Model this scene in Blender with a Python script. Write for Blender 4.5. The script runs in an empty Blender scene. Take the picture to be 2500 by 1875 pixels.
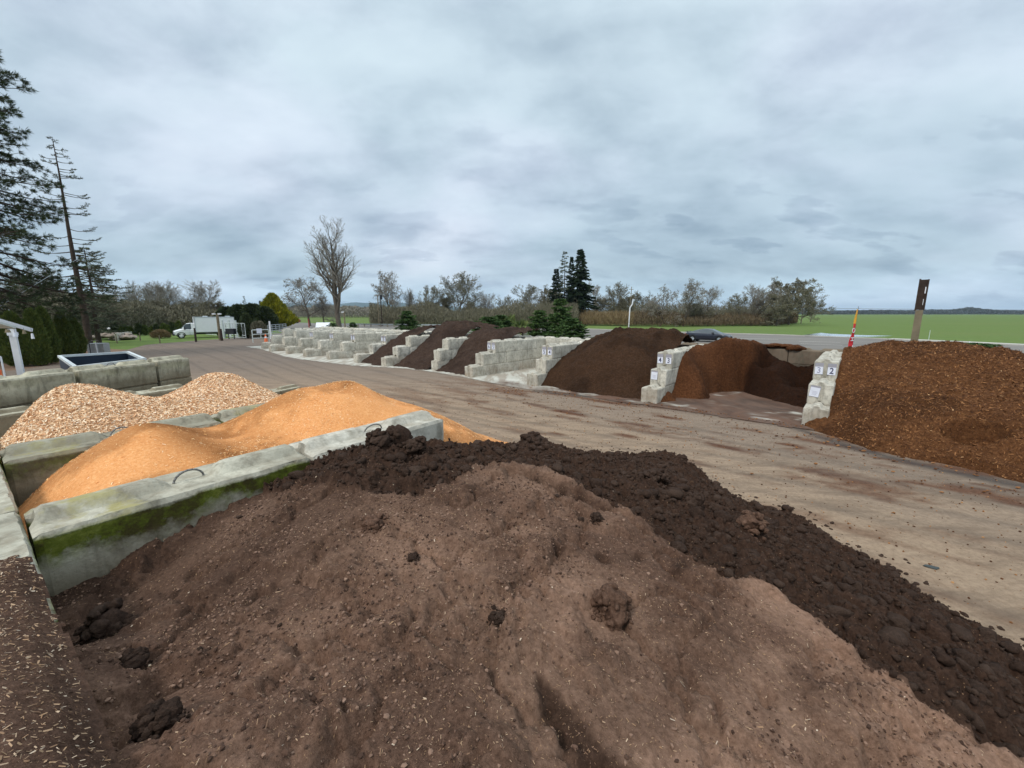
import bpy, math, random
import numpy as np
from mathutils import Vector, Matrix
R = math.radians
scene = bpy.context.scene
COL = scene.collection

# ---------------------------------------------------------------- camera, sky, sun, exposure
CAM_H = 3.23
PITCH = 9.877
cam = bpy.data.cameras.new('camera')
cam.sensor_width = 36.0
cam.lens = 985.0 / 2500.0 * 36.0
cam.clip_start = 0.05
cam.clip_end = 40000
cam_ob = bpy.data.objects.new('camera', cam)
COL.objects.link(cam_ob)
cam_ob.location = (0, 0, CAM_H)
cam_ob.rotation_euler = (R(90 - PITCH), 0, 0)
scene.camera = cam_ob

SUN_EL, SUN_AZ = 48.0, 215.0        # compass-like azimuth, clockwise from +Y
world = bpy.data.worlds.new('World')
scene.world = world
world.use_nodes = True
wn, wl = world.node_tree.nodes, world.node_tree.links
wn.clear()
def N(t, **k):
    n = wn.new(t)
    for a, b in k.items(): setattr(n, a, b)
    return n
wout = N('ShaderNodeOutputWorld'); wbg = N('ShaderNodeBackground')
wl.new(wbg.outputs[0], wout.inputs[0])
sky = N('ShaderNodeTexSky', sky_type='NISHITA', sun_disc=False)
sky.sun_elevation = R(SUN_EL); sky.sun_rotation = R(SUN_AZ)
skm = N('ShaderNodeVectorMath', operation='SCALE'); skm.inputs['Scale'].default_value = 0.10
wl.new(sky.outputs[0], skm.inputs[0])
tc = N('ShaderNodeTexCoord'); sep = N('ShaderNodeSeparateXYZ')
wl.new(tc.outputs['Generated'], sep.inputs[0])
def wm(op, a, b=None, c=None, clamp=False):
    n = N('ShaderNodeMath', operation=op); n.use_clamp = clamp
    for i, v in enumerate((a, b, c)):
        if v is None: continue
        if isinstance(v, (int, float)): n.inputs[i].default_value = v
        else: wl.new(v, n.inputs[i])
    return n.outputs[0]
zc = wm('MAXIMUM', sep.outputs[2], 0.0)
den = wm('ADD', zc, 0.30)
px_ = wm('DIVIDE', sep.outputs[0], den); py_ = wm('DIVIDE', sep.outputs[1], den)
comb = N('ShaderNodeCombineXYZ'); wl.new(px_, comb.inputs[0]); wl.new(py_, comb.inputs[1])
def wnoise(scale, detail, rough, dist, loc, stretch=(1, 1, 1), rot=0):
    m = N('ShaderNodeMapping'); wl.new(comb.outputs[0], m.inputs[0])
    m.inputs['Location'].default_value = loc; m.inputs['Scale'].default_value = stretch
    m.inputs['Rotation'].default_value = (0, 0, R(rot))
    t = N('ShaderNodeTexNoise'); wl.new(m.outputs[0], t.inputs['Vector'])
    t.inputs['Scale'].default_value = scale; t.inputs['Detail'].default_value = detail
    t.inputs['Roughness'].default_value = rough; t.inputs['Distortion'].default_value = dist
    return t.outputs[0]
def wramp(fac, stops):
    r = N('ShaderNodeValToRGB'); wl.new(fac, r.inputs[0])
    el = r.color_ramp.elements
    while len(el) < len(stops): el.new(0.5)
    for e, (p, c) in zip(el, stops): e.position = p; e.color = (*c, 1)
    return r.outputs[0]
def wmix(fac, a, b, mode='MIX'):
    n = N('ShaderNodeMix', data_type='RGBA', blend_type=mode)
    for s, v in ((n.inputs[0], fac), (n.inputs[6], a), (n.inputs[7], b)):
        if isinstance(v, (int, float)): s.default_value = v
        elif isinstance(v, tuple): s.default_value = (*v, 1)
        else: wl.new(v, s)
    return n.outputs[2]
big = wnoise(0.85, 5, 0.5, 0.2, (3.1, 1.7, 0), (1, 1.1, 1), 25)
mid = wnoise(2.1, 10, 0.56, 0.1, (7.7, 2.2, 0), (0.9, 1.25, 1), 15)
fine = wnoise(3.3, 10, 0.52, 0.0, (1.4, 5.3, 0), (0.8, 1.5, 1), 8)
base = wramp(big, [(0.30, (0.41, 0.505, 0.57)), (0.45, (0.50, 0.60, 0.665)), (0.58, (0.60, 0.675, 0.755)), (0.72, (0.73, 0.77, 0.845))])
dk = wramp(mid, [(0.33, (0.68, 0.71, 0.75)), (0.45, (0.87, 0.885, 0.90)), (0.54, (1.0, 1.0, 1.0)), (0.68, (1.10, 1.09, 1.07))])
c1 = wmix(1.0, base, dk, 'MULTIPLY')
puff = wramp(fine, [(0.555, (1, 1, 1)), (0.59, (0.78, 0.80, 0.84)), (0.68, (0.60, 0.64, 0.70))])
lowmask = wm('SUBTRACT', 1.0, wm('MULTIPLY', zc, 1.7), clamp=True)
pm = wramp(wnoise(0.9, 3, 0.5, 0.0, (9.1, 4.4, 0)), [(0.40, (0, 0, 0)), (0.60, (1, 1, 1))])
c2 = wmix(wm('MULTIPLY', wm('MULTIPLY', lowmask, 0.95), pm), c1, wmix(1.0, c1, puff, 'MULTIPLY'))
# darker layered belt low over the horizon, a paler opening right above it
belt = wramp(zc, [(0.0, (0.88, 1.00, 1.07)), (0.045, (0.90, 0.98, 1.03)), (0.09, (0.74, 0.78, 0.81)), (0.26, (0.82, 0.84, 0.865)), (0.46, (0.99, 0.99, 0.99))])
c3 = wmix(1.0, c2, belt, 'MULTIPLY')
# overcast sky is brightest overhead
zen = wramp(zc, [(0.0, (1, 1, 1)), (0.55, (1, 1, 1)), (0.85, (1.9, 1.85, 1.8)), (1.0, (2.1, 2.05, 2.0))])
c4 = wmix(1.0, c3, zen, 'MULTIPLY')
c5 = wmix(0.93, skm.outputs[0], c4)
wl.new(c5, wbg.inputs[0]); wbg.inputs[1].default_value = 1.13

sun = bpy.data.lights.new('sun', 'SUN')
sun.energy = 1.5; sun.angle = R(13); sun.color = (1.0, 0.95, 0.88)
sun_ob = bpy.data.objects.new('sun', sun); COL.objects.link(sun_ob)
sd = Vector((math.sin(R(SUN_AZ)) * math.cos(R(SUN_EL)), math.cos(R(SUN_AZ)) * math.cos(R(SUN_EL)), math.sin(R(SUN_EL))))
sun_ob.rotation_euler = sd.to_track_quat('Z', 'Y').to_euler()
scene.view_settings.view_transform = 'Standard'
scene.view_settings.look = 'None'
scene.view_settings.gamma = 1.0
scene.view_settings.exposure = 0.32

# ---------------------------------------------------------------- survey helpers (photo 2500x1875 -> metres)
F_, CX_, CY_ = 985.0, 1250.0, 937.5
cp, sp = math.cos(R(PITCH)), math.sin(R(PITCH))
def ray(x, y):
    a = (x - CX_) / F_; b = -(y - CY_) / F_
    return np.array([a, cp + b * sp, -sp + b * cp])
def at(x, y, z=0.0):
    r = ray(x, y); q = r * ((z - CAM_H) / r[2]); return np.array([q[0], q[1], z])
def atY(x, y, Y):
    r = ray(x, y); t = Y / r[1]; return np.array([r[0] * t, Y, CAM_H + r[2] * t])
A36, A41 = R(36), R(40.9)
def st2w(s, t): return s * math.sin(A36) + t * math.cos(A36), s * math.cos(A36) - t * math.sin(A36)
def w2st(x, y): return x * math.sin(A36) + y * math.cos(A36), x * math.cos(A36) - y * math.sin(A36)
def uv2w(u, v): return u * math.cos(A41) + v * math.sin(A41), -u * math.sin(A41) + v * math.cos(A41)
def w2uv(x, y): return x * math.cos(A41) - y * math.sin(A41), x * math.sin(A41) + y * math.cos(A41)
def ray_plane_t(px, py, t):
    r = ray(px, py); s1, t1 = w2st(r[0], r[1]); k = t / t1
    return s1 * k, t, CAM_H + r[2] * k
def ray_plane_v(px, py, v):
    r = ray(px, py); u1, v1 = w2uv(r[0], r[1]); k = v / v1
    return u1 * k, v, CAM_H + r[2] * k
def stz(px, py, z):
    p = at(px, py, z); s, t = w2st(p[0], p[1]); return s, t, z
def uvz(px, py, z):
    p = at(px, py, z); s, t = w2uv(p[0], p[1]); return s, t, z

# ---------------------------------------------------------------- numpy noise
def _h(ix, iy, seed):
    n = (ix.astype(np.int64) * 374761393 + iy.astype(np.int64) * 668265263 + seed * 974634777) & 0x7fffffff
    n = (n ^ (n >> 13)) * 1274126177 & 0x7fffffff
    return ((n ^ (n >> 16)) & 0xffffff) / float(0xffffff)
def vnoise(x, y, seed=0):
    x = np.asarray(x, float); y = np.asarray(y, float)
    ix = np.floor(x); iy = np.floor(y); fx = x - ix; fy = y - iy
    fx = fx * fx * (3 - 2 * fx); fy = fy * fy * (3 - 2 * fy)
    a = _h(ix, iy, seed); b = _h(ix + 1, iy, seed); c = _h(ix, iy + 1, seed); d = _h(ix + 1, iy + 1, seed)
    return (a * (1 - fx) + b * fx) * (1 - fy) + (c * (1 - fx) + d * fx) * fy
def fbm(x, y, seed=0, oct=5, rough=0.5):
    s = 0; amp = 1; tot = 0
    for o in range(oct):
        s = s + amp * vnoise(x * 2 ** o + 17.3 * o, y * 2 ** o - 9.1 * o, seed + o); tot += amp; amp *= rough
    return s / tot
def worley(x, y, seed=0):
    ix = np.floor(x); iy = np.floor(y); best = np.full(np.shape(x), 9.0); hid = np.zeros(np.shape(x))
    for dx in (-1, 0, 1):
        for dy in (-1, 0, 1):
            cx = ix + dx; cy = iy + dy
            jx = cx + _h(cx, cy, seed); jy = cy + _h(cx, cy, seed + 77)
            d = np.hypot(x - jx, y - jy); m = d < best
            best = np.where(m, d, best); hid = np.where(m, _h(cx, cy, seed + 31), hid)
    return best, hid
def sst(a, b, x): t = np.clip((x - a) / (b - a), 0, 1); return t * t * (3 - 2 * t)
def rbf(pts, smooth=0.002):
    P = np.array(pts, float); n = len(P)
    def k(r): return np.where(r > 1e-9, r * r * np.log(np.maximum(r, 1e-9)), 0)
    D = np.hypot(P[:, None, 0] - P[None, :, 0], P[:, None, 1] - P[None, :, 1])
    M = np.zeros((n + 3, n + 3)); M[:n, :n] = k(D) + np.eye(n) * smooth
    M[:n, n] = 1; M[:n, n + 1] = P[:, 0]; M[:n, n + 2] = P[:, 1]; M[n:, :n] = M[:n, n:].T
    w = np.linalg.solve(M, np.concatenate([P[:, 2], [0, 0, 0]]))
    def f(x, y):
        x = np.asarray(x, float); sh = x.shape; xf = x.ravel(); yf = np.asarray(y, float).ravel()
        out = w[n] + w[n + 1] * xf + w[n + 2] * yf
        for i in range(n): out = out + w[i] * k(np.hypot(xf - P[i, 0], yf - P[i, 1]))
        return out.reshape(sh)
    return f

# ---------------------------------------------------------------- object helpers
def tag(o, label=None, cat=None, group=None, kind=None):
    if label: o['label'] = label
    if cat: o['category'] = cat
    if group: o['group'] = group
    if kind: o['kind'] = kind
    return o
def empty(name, loc=(0, 0, 0), rz=0.0):
    o = bpy.data.objects.new(name, None); COL.objects.link(o)
    o.location = loc; o.rotation_euler = (0, 0, rz); o.empty_display_size = 0.2
    return o
class MB:
    """collects vertices and faces for one mesh object"""
    def __init__(s): s.V = []; s.F = {3: [], 4: []}; s.M = {3: [], 4: []}; s.n = 0; s.X = []; s.XM = []; s.A = []
    def add(s, V, F, mi=0, attr=None):
        V = np.asarray(V, float).reshape(-1, 3)
        if isinstance(F, np.ndarray):
            s.F[F.shape[1]].append(F + s.n); s.M[F.shape[1]].append(np.full(len(F), mi))
        else:
            for f in F:
                if len(f) in (3, 4): s.F[len(f)].append(np.array([f]) + s.n); s.M[len(f)].append(np.array([mi]))
                else: s.X.append([i + s.n for i in f]); s.XM.append(mi)
        s.V.append(V); s.n += len(V)
        s.A.append(np.zeros(len(V)) if attr is None else np.broadcast_to(attr, (len(V),)))
        return s
    def box(s, c, d, rz=0, mi=0, rot=None, taper=1.0):
        x, y, z = d[0] / 2, d[1] / 2, d[2] / 2
        v = np.array([(-x, -y, -z), (x, -y, -z), (x, y, -z), (-x, y, -z), (-x * taper, -y * taper, z), (x * taper, -y * taper, z), (x * taper, y * taper, z), (-x * taper, y * taper, z)])
        if rot is not None: v = v @ np.array(rot.to_matrix()).T
        if rz: c_, s_ = math.cos(rz), math.sin(rz); v = v @ np.array([[c_, s_, 0], [-s_, c_, 0], [0, 0, 1]])
        s.add(v + np.array(c), np.array([(0, 3, 2, 1), (4, 5, 6, 7), (0, 1, 5, 4), (1, 2, 6, 5), (2, 3, 7, 6), (3, 0, 4, 7)]), mi)
        return s
    def tubes(s, P0, P1, R0, R1, k=5, mi=0, attr=None, cap=False):
        P0 = np.atleast_2d(P0).astype(float); P1 = np.atleast_2d(P1).astype(float); n = len(P0)
        R0 = np.broadcast_to(R0, (n,)); R1 = np.broadcast_to(R1, (n,))
        d = P1 - P0; L = np.linalg.norm(d, axis=1, keepdims=True); d = d / np.maximum(L, 1e-9)
        up = np.where(np.abs(d[:, 2:3]) > 0.9, np.array([[1., 0, 0]]), np.array([[0, 0, 1.]]))
        a = np.cross(d, up); a /= np.maximum(np.linalg.norm(a, axis=1, keepdims=True), 1e-9); b = np.cross(d, a)
        th = np.arange(k) * 2 * math.pi / k
        ring = a[:, None, :] * np.cos(th)[None, :, None] + b[:, None, :] * np.sin(th)[None, :, None]
        V = np.concatenate([P0[:, None] + ring * R0[:, None, None], P1[:, None] + ring * R1[:, None, None]], axis=1)
        i = np.arange(k); j = (i + 1) % k
        q = np.stack([i, j, j + k, i + k], 1)
        Fq = (q[None] + (np.arange(n) * 2 * k)[:, None, None]).reshape(-1, 4)
        s.add(V.reshape(-1, 3), Fq, mi, None if attr is None else np.repeat(np.broadcast_to(attr, (n,)), 2 * k))
        if cap:
            for m in range(n): s.X.append([int(s.n - 2 * k * (n - m) + k + q_) for q_ in range(k)]); s.XM.append(mi); s.X.append([int(s.n - 2 * k * (n - m) + q_) for q_ in reversed(range(k))]); s.XM.append(mi)
        return s
    def path(s, pts, r, k=6, mi=0):
        pts = np.array(pts, float); n = len(pts); r = np.broadcast_to(r, (n,))
        return s.tubes(pts[:-1], pts[1:], r[:-1], r[1:], k, mi, cap=True)
    def leaves(s, P, D, L, W, mi=0, attr=None, rng=None):
        """one diamond-shaped blade per point: centre-base P, direction D, length L, width W"""
        P = np.asarray(P, float); n = len(P); D = D / np.maximum(np.linalg.norm(D, axis=1, keepdims=True), 1e-9)
        r = rng.normal(size=(n, 3)); a = np.cross(D, r); a /= np.maximum(np.linalg.norm(a, axis=1, keepdims=True), 1e-9)
        L = np.broadcast_to(L, (n,))[:, None]; W = np.broadcast_to(W, (n,))[:, None]
        V = np.stack([P, P + D * L * .45 + a * W * .5, P + D * L, P + D * L * .45 - a * W * .5], 1)
        Fq = np.arange(n * 4).reshape(-1, 4)
        s.add(V.reshape(-1, 3), Fq, mi, None if attr is None else np.repeat(np.broadcast_to(attr, (n,)), 4))
        return s
    def build(s, name, mats, parent=None, smooth=False, attr=None, loc=None):
        V = np.concatenate(s.V) if s.V else np.zeros((0, 3))
        me = bpy.data.meshes.new(name)
        loops = []; starts = []; mi = []; p = 0
        for k in (3, 4):
            if s.F[k]:
                Fk = np.concatenate(s.F[k]); loops.append(Fk.ravel()); starts.append(p + np.arange(len(Fk)) * k); p += Fk.size; mi.append(np.concatenate(s.M[k]))
        for f, m in zip(s.X, s.XM): loops.append(np.array(f)); starts.append(np.array([p])); p += len(f); mi.append(np.array([m]))
        loops = np.concatenate(loops).astype(np.int32); starts = np.concatenate(starts).astype(np.int32); mi = np.concatenate(mi).astype(np.int32)
        me.vertices.add(len(V)); me.vertices.foreach_set('co', V.ravel().astype(np.float32))
        me.loops.add(len(loops)); me.loops.foreach_set('vertex_index', loops)
        me.polygons.add(len(starts)); me.polygons.foreach_set('loop_start', starts)
        me.polygons.foreach_set('material_index', mi)
        me.polygons.foreach_set('use_smooth', np.full(len(starts), bool(smooth)))
        if attr is not False:
            at_ = me.attributes.new('tone', 'FLOAT', 'POINT'); at_.data.foreach_set('value', np.concatenate(s.A).astype(np.float32))
        me.update(calc_edges=True); me.validate(verbose=False)
        for m in (mats if isinstance(mats, (list, tuple)) else [mats]): me.materials.append(m)
        o = bpy.data.objects.new(name, me); COL.objects.link(o)
        if parent: o.parent = parent
        if loc is not None: o.location = loc
        return o
def addattr(o, name, vals):
    a = o.data.attributes.new(name, 'FLOAT', 'POINT'); a.data.foreach_set('value', np.asarray(vals, np.float32).ravel())
def copy_tree(o, parent=None):
    c = o.copy(); COL.objects.link(c); c.parent = parent
    for ch in [x for x in o.children]: copy_tree(ch, c)
    return c

# ---------------------------------------------------------------- materials
class Mat:
    def __init__(s, name, rough=0.8, spec=0.3, metallic=0.0):
        s.m = bpy.data.materials.new(name); s.m.use_nodes = True; s.nt = s.m.node_tree; s.n = s.nt.nodes; s.l = s.nt.links
        s.b = s.n['Principled BSDF']; s.b.inputs['Roughness'].default_value = rough
        s.b.inputs['Specular IOR Level'].default_value = spec; s.b.inputs['Metallic'].default_value = metallic
        s.geo = s.n.new('ShaderNodeNewGeometry'); s.tc = s.n.new('ShaderNodeTexCoord')
    def put(s, sock, v):
        if isinstance(v, (int, float)): sock.default_value = v
        elif isinstance(v, tuple): sock.default_value = (*v, 1) if len(v) == 3 and sock.type == 'RGBA' else v
        else: s.l.new(v, sock)
    def noise(s, scale, detail=4, rough=0.55, vec=None, stretch=None, dist=0.0, rot=0, kind='pos'):
        v = vec if vec is not None else (s.geo.outputs['Position'] if kind == 'pos' else s.tc.outputs['Object'])
        if stretch or rot:
            m = s.n.new('ShaderNodeMapping'); s.l.new(v, m.inputs[0]); m.inputs['Scale'].default_value = stretch or (1, 1, 1); m.inputs['Rotation'].default_value = (0, 0, rot); v = m.outputs[0]
        t = s.n.new('ShaderNodeTexNoise'); s.l.new(v, t.inputs['Vector']); t.inputs['Scale'].default_value = scale
        t.inputs['Detail'].default_value = detail; t.inputs['Roughness'].default_value = rough; t.inputs['Distortion'].default_value = dist
        return t.outputs[0]
    def vor(s, scale, feature='F1', out='Distance', kind='pos'):
        t = s.n.new('ShaderNodeTexVoronoi'); t.feature = feature; s.l.new(s.geo.outputs['Position'] if kind == 'pos' else s.tc.outputs['Object'], t.inputs['Vector']); t.inputs['Scale'].default_value = scale
        return t.outputs[out]
    def ramp(s, fac, stops):
        r = s.n.new('ShaderNodeValToRGB'); s.l.new(fac, r.inputs[0]); el = r.color_ramp.elements
        while len(el) < len(stops): el.new(0.5)
        for e, (p, c) in zip(el, stops): e.position = p; e.color = (*c, 1) if isinstance(c, tuple) else (c, c, c, 1)
        return r.outputs[0]
    def mix(s, fac, a, b, mode='MIX'):
        n = s.n.new('ShaderNodeMix'); n.data_type = 'RGBA'; n.blend_type = mode
        s.put(n.inputs[0], fac); s.put(n.inputs[6], a); s.put(n.inputs[7], b); return n.outputs[2]
    def math(s, op, a, b=None, clamp=False):
        n = s.n.new('ShaderNodeMath'); n.operation = op; n.use_clamp = clamp; s.put(n.inputs[0], a)
        if b is not None: s.put(n.inputs[1], b)
        return n.outputs[0]
    def attr(s, name):
        a = s.n.new('ShaderNodeAttribute'); a.attribute_name = name; return a.outputs['Fac']
    def rnd(s):
        return s.n.new('ShaderNodeObjectInfo').outputs['Random']
    def bump(s, h, strength=0.5, dist=0.02, prev=None):
        b = s.n.new('ShaderNodeBump'); b.inputs['Strength'].default_value = strength; b.inputs['Distance'].default_value = dist
        s.l.new(h, b.inputs['Height'])
        if prev is not None: s.l.new(prev, b.inputs['Normal'])
        return b.outputs[0]
    def sepz(s, kind='pos'):
        x = s.n.new('ShaderNodeSeparateXYZ'); s.l.new(s.geo.outputs['Position'] if kind == 'pos' else s.tc.outputs['Object'], x.inputs[0]); return x.outputs
    def out(s, color, normal=None, rough=None):
        s.put(s.b.inputs['Base Color'], color)
        if normal is not None: s.l.new(normal, s.b.inputs['Normal'])
        if rough is not None: s.put(s.b.inputs['Roughness'], rough)
        return s.m
def simple(name, c, rough=0.6, spec=0.4, metallic=0.0, var=0.12, scale=6.0, kind='obj'):
    m = Mat(name, rough, spec, metallic)
    n = m.noise(scale, 5, 0.6, kind=kind)
    lo = tuple(x * (1 - var) for x in c); hi = tuple(min(1, x * (1 + var)) for x in c)
    return m.out(m.ramp(n, [(0.3, lo), (0.7, hi)]), m.bump(m.noise(scale * 8, 3, kind=kind), 0.08, 0.01))

def soil_material(name, dark, mid, light, scale=1.0, bump=0.6, wet='wet', speck=0.0, speckc=(0.45, 0.3, 0.17)):
    """loose earth: crumbs of several sizes; 'wet' darkens the crumbs: moist earth, and shade painted into hollows"""
    m = Mat(name, 0.95, 0.12)
    n1 = m.noise(3.0 * scale, 6, 0.6); n2 = m.noise(38 * scale, 6, 0.72); n3 = m.noise(150 * scale, 3, 0.7)
    c = m.ramp(n2, [(0.28, dark), (0.5, mid), (0.72, light)])
    c = m.mix(m.ramp(n3, [(0.35, 0.0), (0.65, 0.75)]), c, m.mix(0.55, c, light))
    c = m.mix(m.ramp(n1, [(0.35, 0.30), (0.65, 0.0)]), c, dark)
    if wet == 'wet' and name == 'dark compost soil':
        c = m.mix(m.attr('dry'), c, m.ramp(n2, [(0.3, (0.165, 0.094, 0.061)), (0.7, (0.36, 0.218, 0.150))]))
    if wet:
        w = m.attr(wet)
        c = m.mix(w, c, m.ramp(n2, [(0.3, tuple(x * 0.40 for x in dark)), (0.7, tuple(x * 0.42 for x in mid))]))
    if speck > 0:
        v = m.n.new('ShaderNodeTexVoronoi'); m.l.new(m.geo.outputs['Position'], v.inputs['Vector']); v.inputs['Scale'].default_value = 75 * scale
        sx = m.n.new('ShaderNodeSeparateXYZ'); m.l.new(v.outputs['Color'], sx.inputs[0])
        f = m.math('MULTIPLY', m.math('LESS_THAN', v.outputs['Distance'], 0.22), m.math('LESS_THAN', sx.outputs[0], speck))
        c = m.mix(m.math('MULTIPLY', f, 0.8), c, speckc)
    if name == 'moist soil clod':
        c = m.mix(m.math('MULTIPLY', m.attr('tone'), .38), c, m.mix(.5, (0.17, 0.115, 0.085), c))
    b1 = m.bump(n2, bump, 0.03 / scale); b2 = m.bump(n3, bump * 0.9, 0.008 / scale, b1)
    return m.out(c, b2)
M = {}
M['soil'] = soil_material('dark compost soil', (0.038, 0.020, 0.013), (0.118, 0.064, 0.042), (0.24, 0.142, 0.098), speck=0.10, speckc=(0.30, 0.18, 0.10))
M['clod'] = soil_material('moist soil clod', (0.014, 0.008, 0.006), (0.040, 0.023, 0.016), (0.095, 0.058, 0.041), scale=1.6, wet=None, bump=1.0)
M['compost'] = soil_material('black compost', (0.016, 0.009, 0.007), (0.046, 0.027, 0.019), (0.105, 0.068, 0.050), scale=0.35, wet='wet', bump=0.8)
M['brown_mulch'] = soil_material('brown mulch', (0.014, 0.007, 0.0035), (0.042, 0.020, 0.010), (0.10, 0.052, 0.028), scale=0.38, wet='wet', bump=0.9)
M['red_mulch'] = soil_material('red brown mulch', (0.018, 0.007, 0.003), (0.10, 0.037, 0.015), (0.19, 0.078, 0.031), scale=0.38, wet='wet', bump=0.9)
M['bark'] = soil_material('coarse red bark', (0.034, 0.013, 0.006), (0.125, 0.048, 0.018), (0.26, 0.115, 0.045), scale=0.30, wet='wet', bump=1.0, speck=0.06, speckc=(0.42, 0.24, 0.10))
M['sawdust'] = soil_material('orange sawdust', (0.56, 0.20, 0.055), (0.74, 0.315, 0.105), (0.90, 0.50, 0.235), scale=1.0, bump=0.5, wet='wet', speck=0.16, speckc=(0.92, 0.62, 0.32))
def chip_mat(name, cols, rough=0.8):
    m = Mat(name, rough, 0.2)
    t = m.attr('tone'); n = len(cols)
    return m.out(m.ramp(t, [(i / (n - 1), c) for i, c in enumerate(cols)]))
M['sliver'] = chip_mat('wood slivers in soil', [(0.13, 0.07, 0.045), (0.20, 0.115, 0.07), (0.30, 0.18, 0.10), (0.44, 0.30, 0.19), (0.58, 0.47, 0.36)])
M['crumb'] = chip_mat('soil crumbs', [(0.05, 0.028, 0.019), (0.13, 0.075, 0.052), (0.27, 0.17, 0.12)], .95)
M['orange_chip'] = chip_mat('orange wood slivers', [(0.58, 0.22, 0.06), (0.78, 0.38, 0.13), (0.9, 0.58, 0.28), (0.92, 0.72, 0.48)])
M['pale_chip'] = chip_mat('pale wood chips', [(0.45, 0.20, 0.09), (0.70, 0.40, 0.21), (0.84, 0.57, 0.34), (0.90, 0.70, 0.48), (0.90, 0.80, 0.64)])
M['bark_chip'] = chip_mat('bark shreds', [(0.06, 0.022, 0.01), (0.16, 0.066, 0.024), (0.29, 0.13, 0.048), (0.42, 0.22, 0.09), (0.55, 0.34, 0.17)])
M['chipbase'] = soil_material('wood chip bed', (0.34, 0.15, 0.06), (0.62, 0.35, 0.18), (0.80, 0.54, 0.32), scale=0.6, wet=None, bump=0.8)

def concrete(name, base, moss=0.0, stain=0.35, warm=0.0):
    m = Mat(name, 0.88, 0.2)
    r = m.rnd()
    n1 = m.noise(1.6, 6, 0.6, dist=0.4); n2 = m.noise(9, 6, 0.65); n3 = m.noise(2.2, 6, 0.65, stretch=(2.6, 2.6, 0.6), dist=.5)
    c0 = tuple(x * 0.66 for x in base); c1 = tuple(min(1, x * 1.18) for x in base)
    c = m.ramp(n1, [(0.32, c0), (0.68, c1)])
    c = m.mix(m.math('MULTIPLY', r, 0.30), c, tuple(x * y for x, y in zip(base, (0.74, 0.70, 0.62))))
    c = m.mix(m.ramp(n2, [(0.46, 0.0), (0.68, 0.5)]), c, (0.17, 0.15, 0.11))
    c = m.mix(m.math('MULTIPLY', m.ramp(n3, [(0.52, 0.0), (0.66, 1.0)]), stain), c, (0.10, 0.09, 0.065))
    nz = m.n.new('ShaderNodeSeparateXYZ'); m.l.new(m.geo.outputs['Normal'], nz.inputs[0])
    up = m.math('MULTIPLY', nz.outputs[2], 1.0, clamp=True)
    # dust and lichen that settle on upward faces
    c = m.mix(m.math('MULTIPLY', up, m.ramp(m.noise(5, 6, 0.7), [(0.42, 0.0), (0.62, 0.55)])), c, (0.22, 0.18, 0.125))
    fl = m.n.new('ShaderNodeMapRange'); m.l.new(m.sepz()[2], fl.inputs[0]); fl.inputs[1].default_value = .75; fl.inputs[2].default_value = .15
    c = m.mix(m.math('MULTIPLY', fl.outputs[0], m.ramp(m.noise(1.1, 6, .65), [(.40, 0.0), (.60, .65)])), c, (0.27, 0.195, 0.130))
    if moss > 0:
        z = m.sepz()[2]
        band = m.ramp(z, [(0.0, 0.0), (1.0, 1.0)])
        mr_ = m.n.new('ShaderNodeMapRange'); m.l.new(nz.outputs[2], mr_.inputs[0]); mr_.inputs[1].default_value = .93; mr_.inputs[2].default_value = .75; mz = mr_.outputs[0]
        nn = m.noise(1.5, 7, 0.62, dist=0.6)
        # moss hangs below the top edge of the wall, its lower border ragged
        low = m.math('SUBTRACT', z, m.math('MULTIPLY', m.mix(.35, m.noise(1.7, 6, 0.6), m.noise(11, 6, .7)), 0.62))
        f = m.ramp(low, [(1.20, 0.0)] if False else [(0.0, 0.0), (1.0, 1.0)])
        fz = m.n.new('ShaderNodeMapRange'); m.l.new(low, fz.inputs[0]); fz.inputs[1].default_value = 1.25; fz.inputs[2].default_value = 1.37
        cu = m.n.new('ShaderNodeMapRange'); m.l.new(m.math('ADD', z, m.math('MULTIPLY', m.noise(3.5, 7, .7), .13)), cu.inputs[0]); cu.inputs[1].default_value = 1.865; cu.inputs[2].default_value = 1.835
        f = m.math('MULTIPLY', m.math('MULTIPLY', m.math('MULTIPLY', fz.outputs[0], mz), cu.outputs[0]), moss, clamp=True)
        g = m.ramp(m.mix(.45, nn, m.noise(14, 6, .7)), [(0.36, (0.040, 0.026, 0.014)), (0.46, (0.060, 0.055, 0.012)), (0.53, (0.095, 0.115, 0.012)), (0.63, (0.17, 0.185, 0.035))])
        c = m.mix(f, c, g)
        dz = m.n.new('ShaderNodeMapRange'); m.l.new(m.math('ADD', z, m.math('MULTIPLY', m.noise(1.1, 6, .65), -.6)), dz.inputs[0]); dz.inputs[1].default_value = 1.32; dz.inputs[2].default_value = 1.08
        c = m.mix(m.math('MULTIPLY', m.math('MULTIPLY', dz.outputs[0], mz), .7), c, (0.14, 0.105, 0.06))
        ul = m.ramp(m.noise(1.3, 6, 0.7), [(0.58, 0.0), (0.66, 0.7)])
        c = m.mix(m.math('MULTIPLY', up, m.math('MULTIPLY', ul, moss)), c, (0.30, 0.26, 0.075))
    nb = m.noise(60, 5, 0.65)
    b = m.bump(nb, 0.30, 0.012); b = m.bump(n2, 0.35, 0.04, b)
    return m.out(c, b)
M['concrete'] = concrete('weathered concrete', (0.62, 0.59, 0.51), stain=0.38)
M['concrete_damp'] = concrete('damp streaked concrete', (0.36, 0.345, 0.27), moss=.8, stain=1.0)
M['concrete_stained_shaded'] = concrete('mulch stained shaded concrete', (0.075, 0.055, 0.042), stain=0.6)  # mulch stain plus the shade of the dug-out recess, both in the colour
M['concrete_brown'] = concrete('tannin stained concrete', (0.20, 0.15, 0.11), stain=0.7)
M['concrete_mossy'] = concrete('mossy concrete', (0.50, 0.475, 0.385), moss=1.0, stain=0.6)
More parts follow.
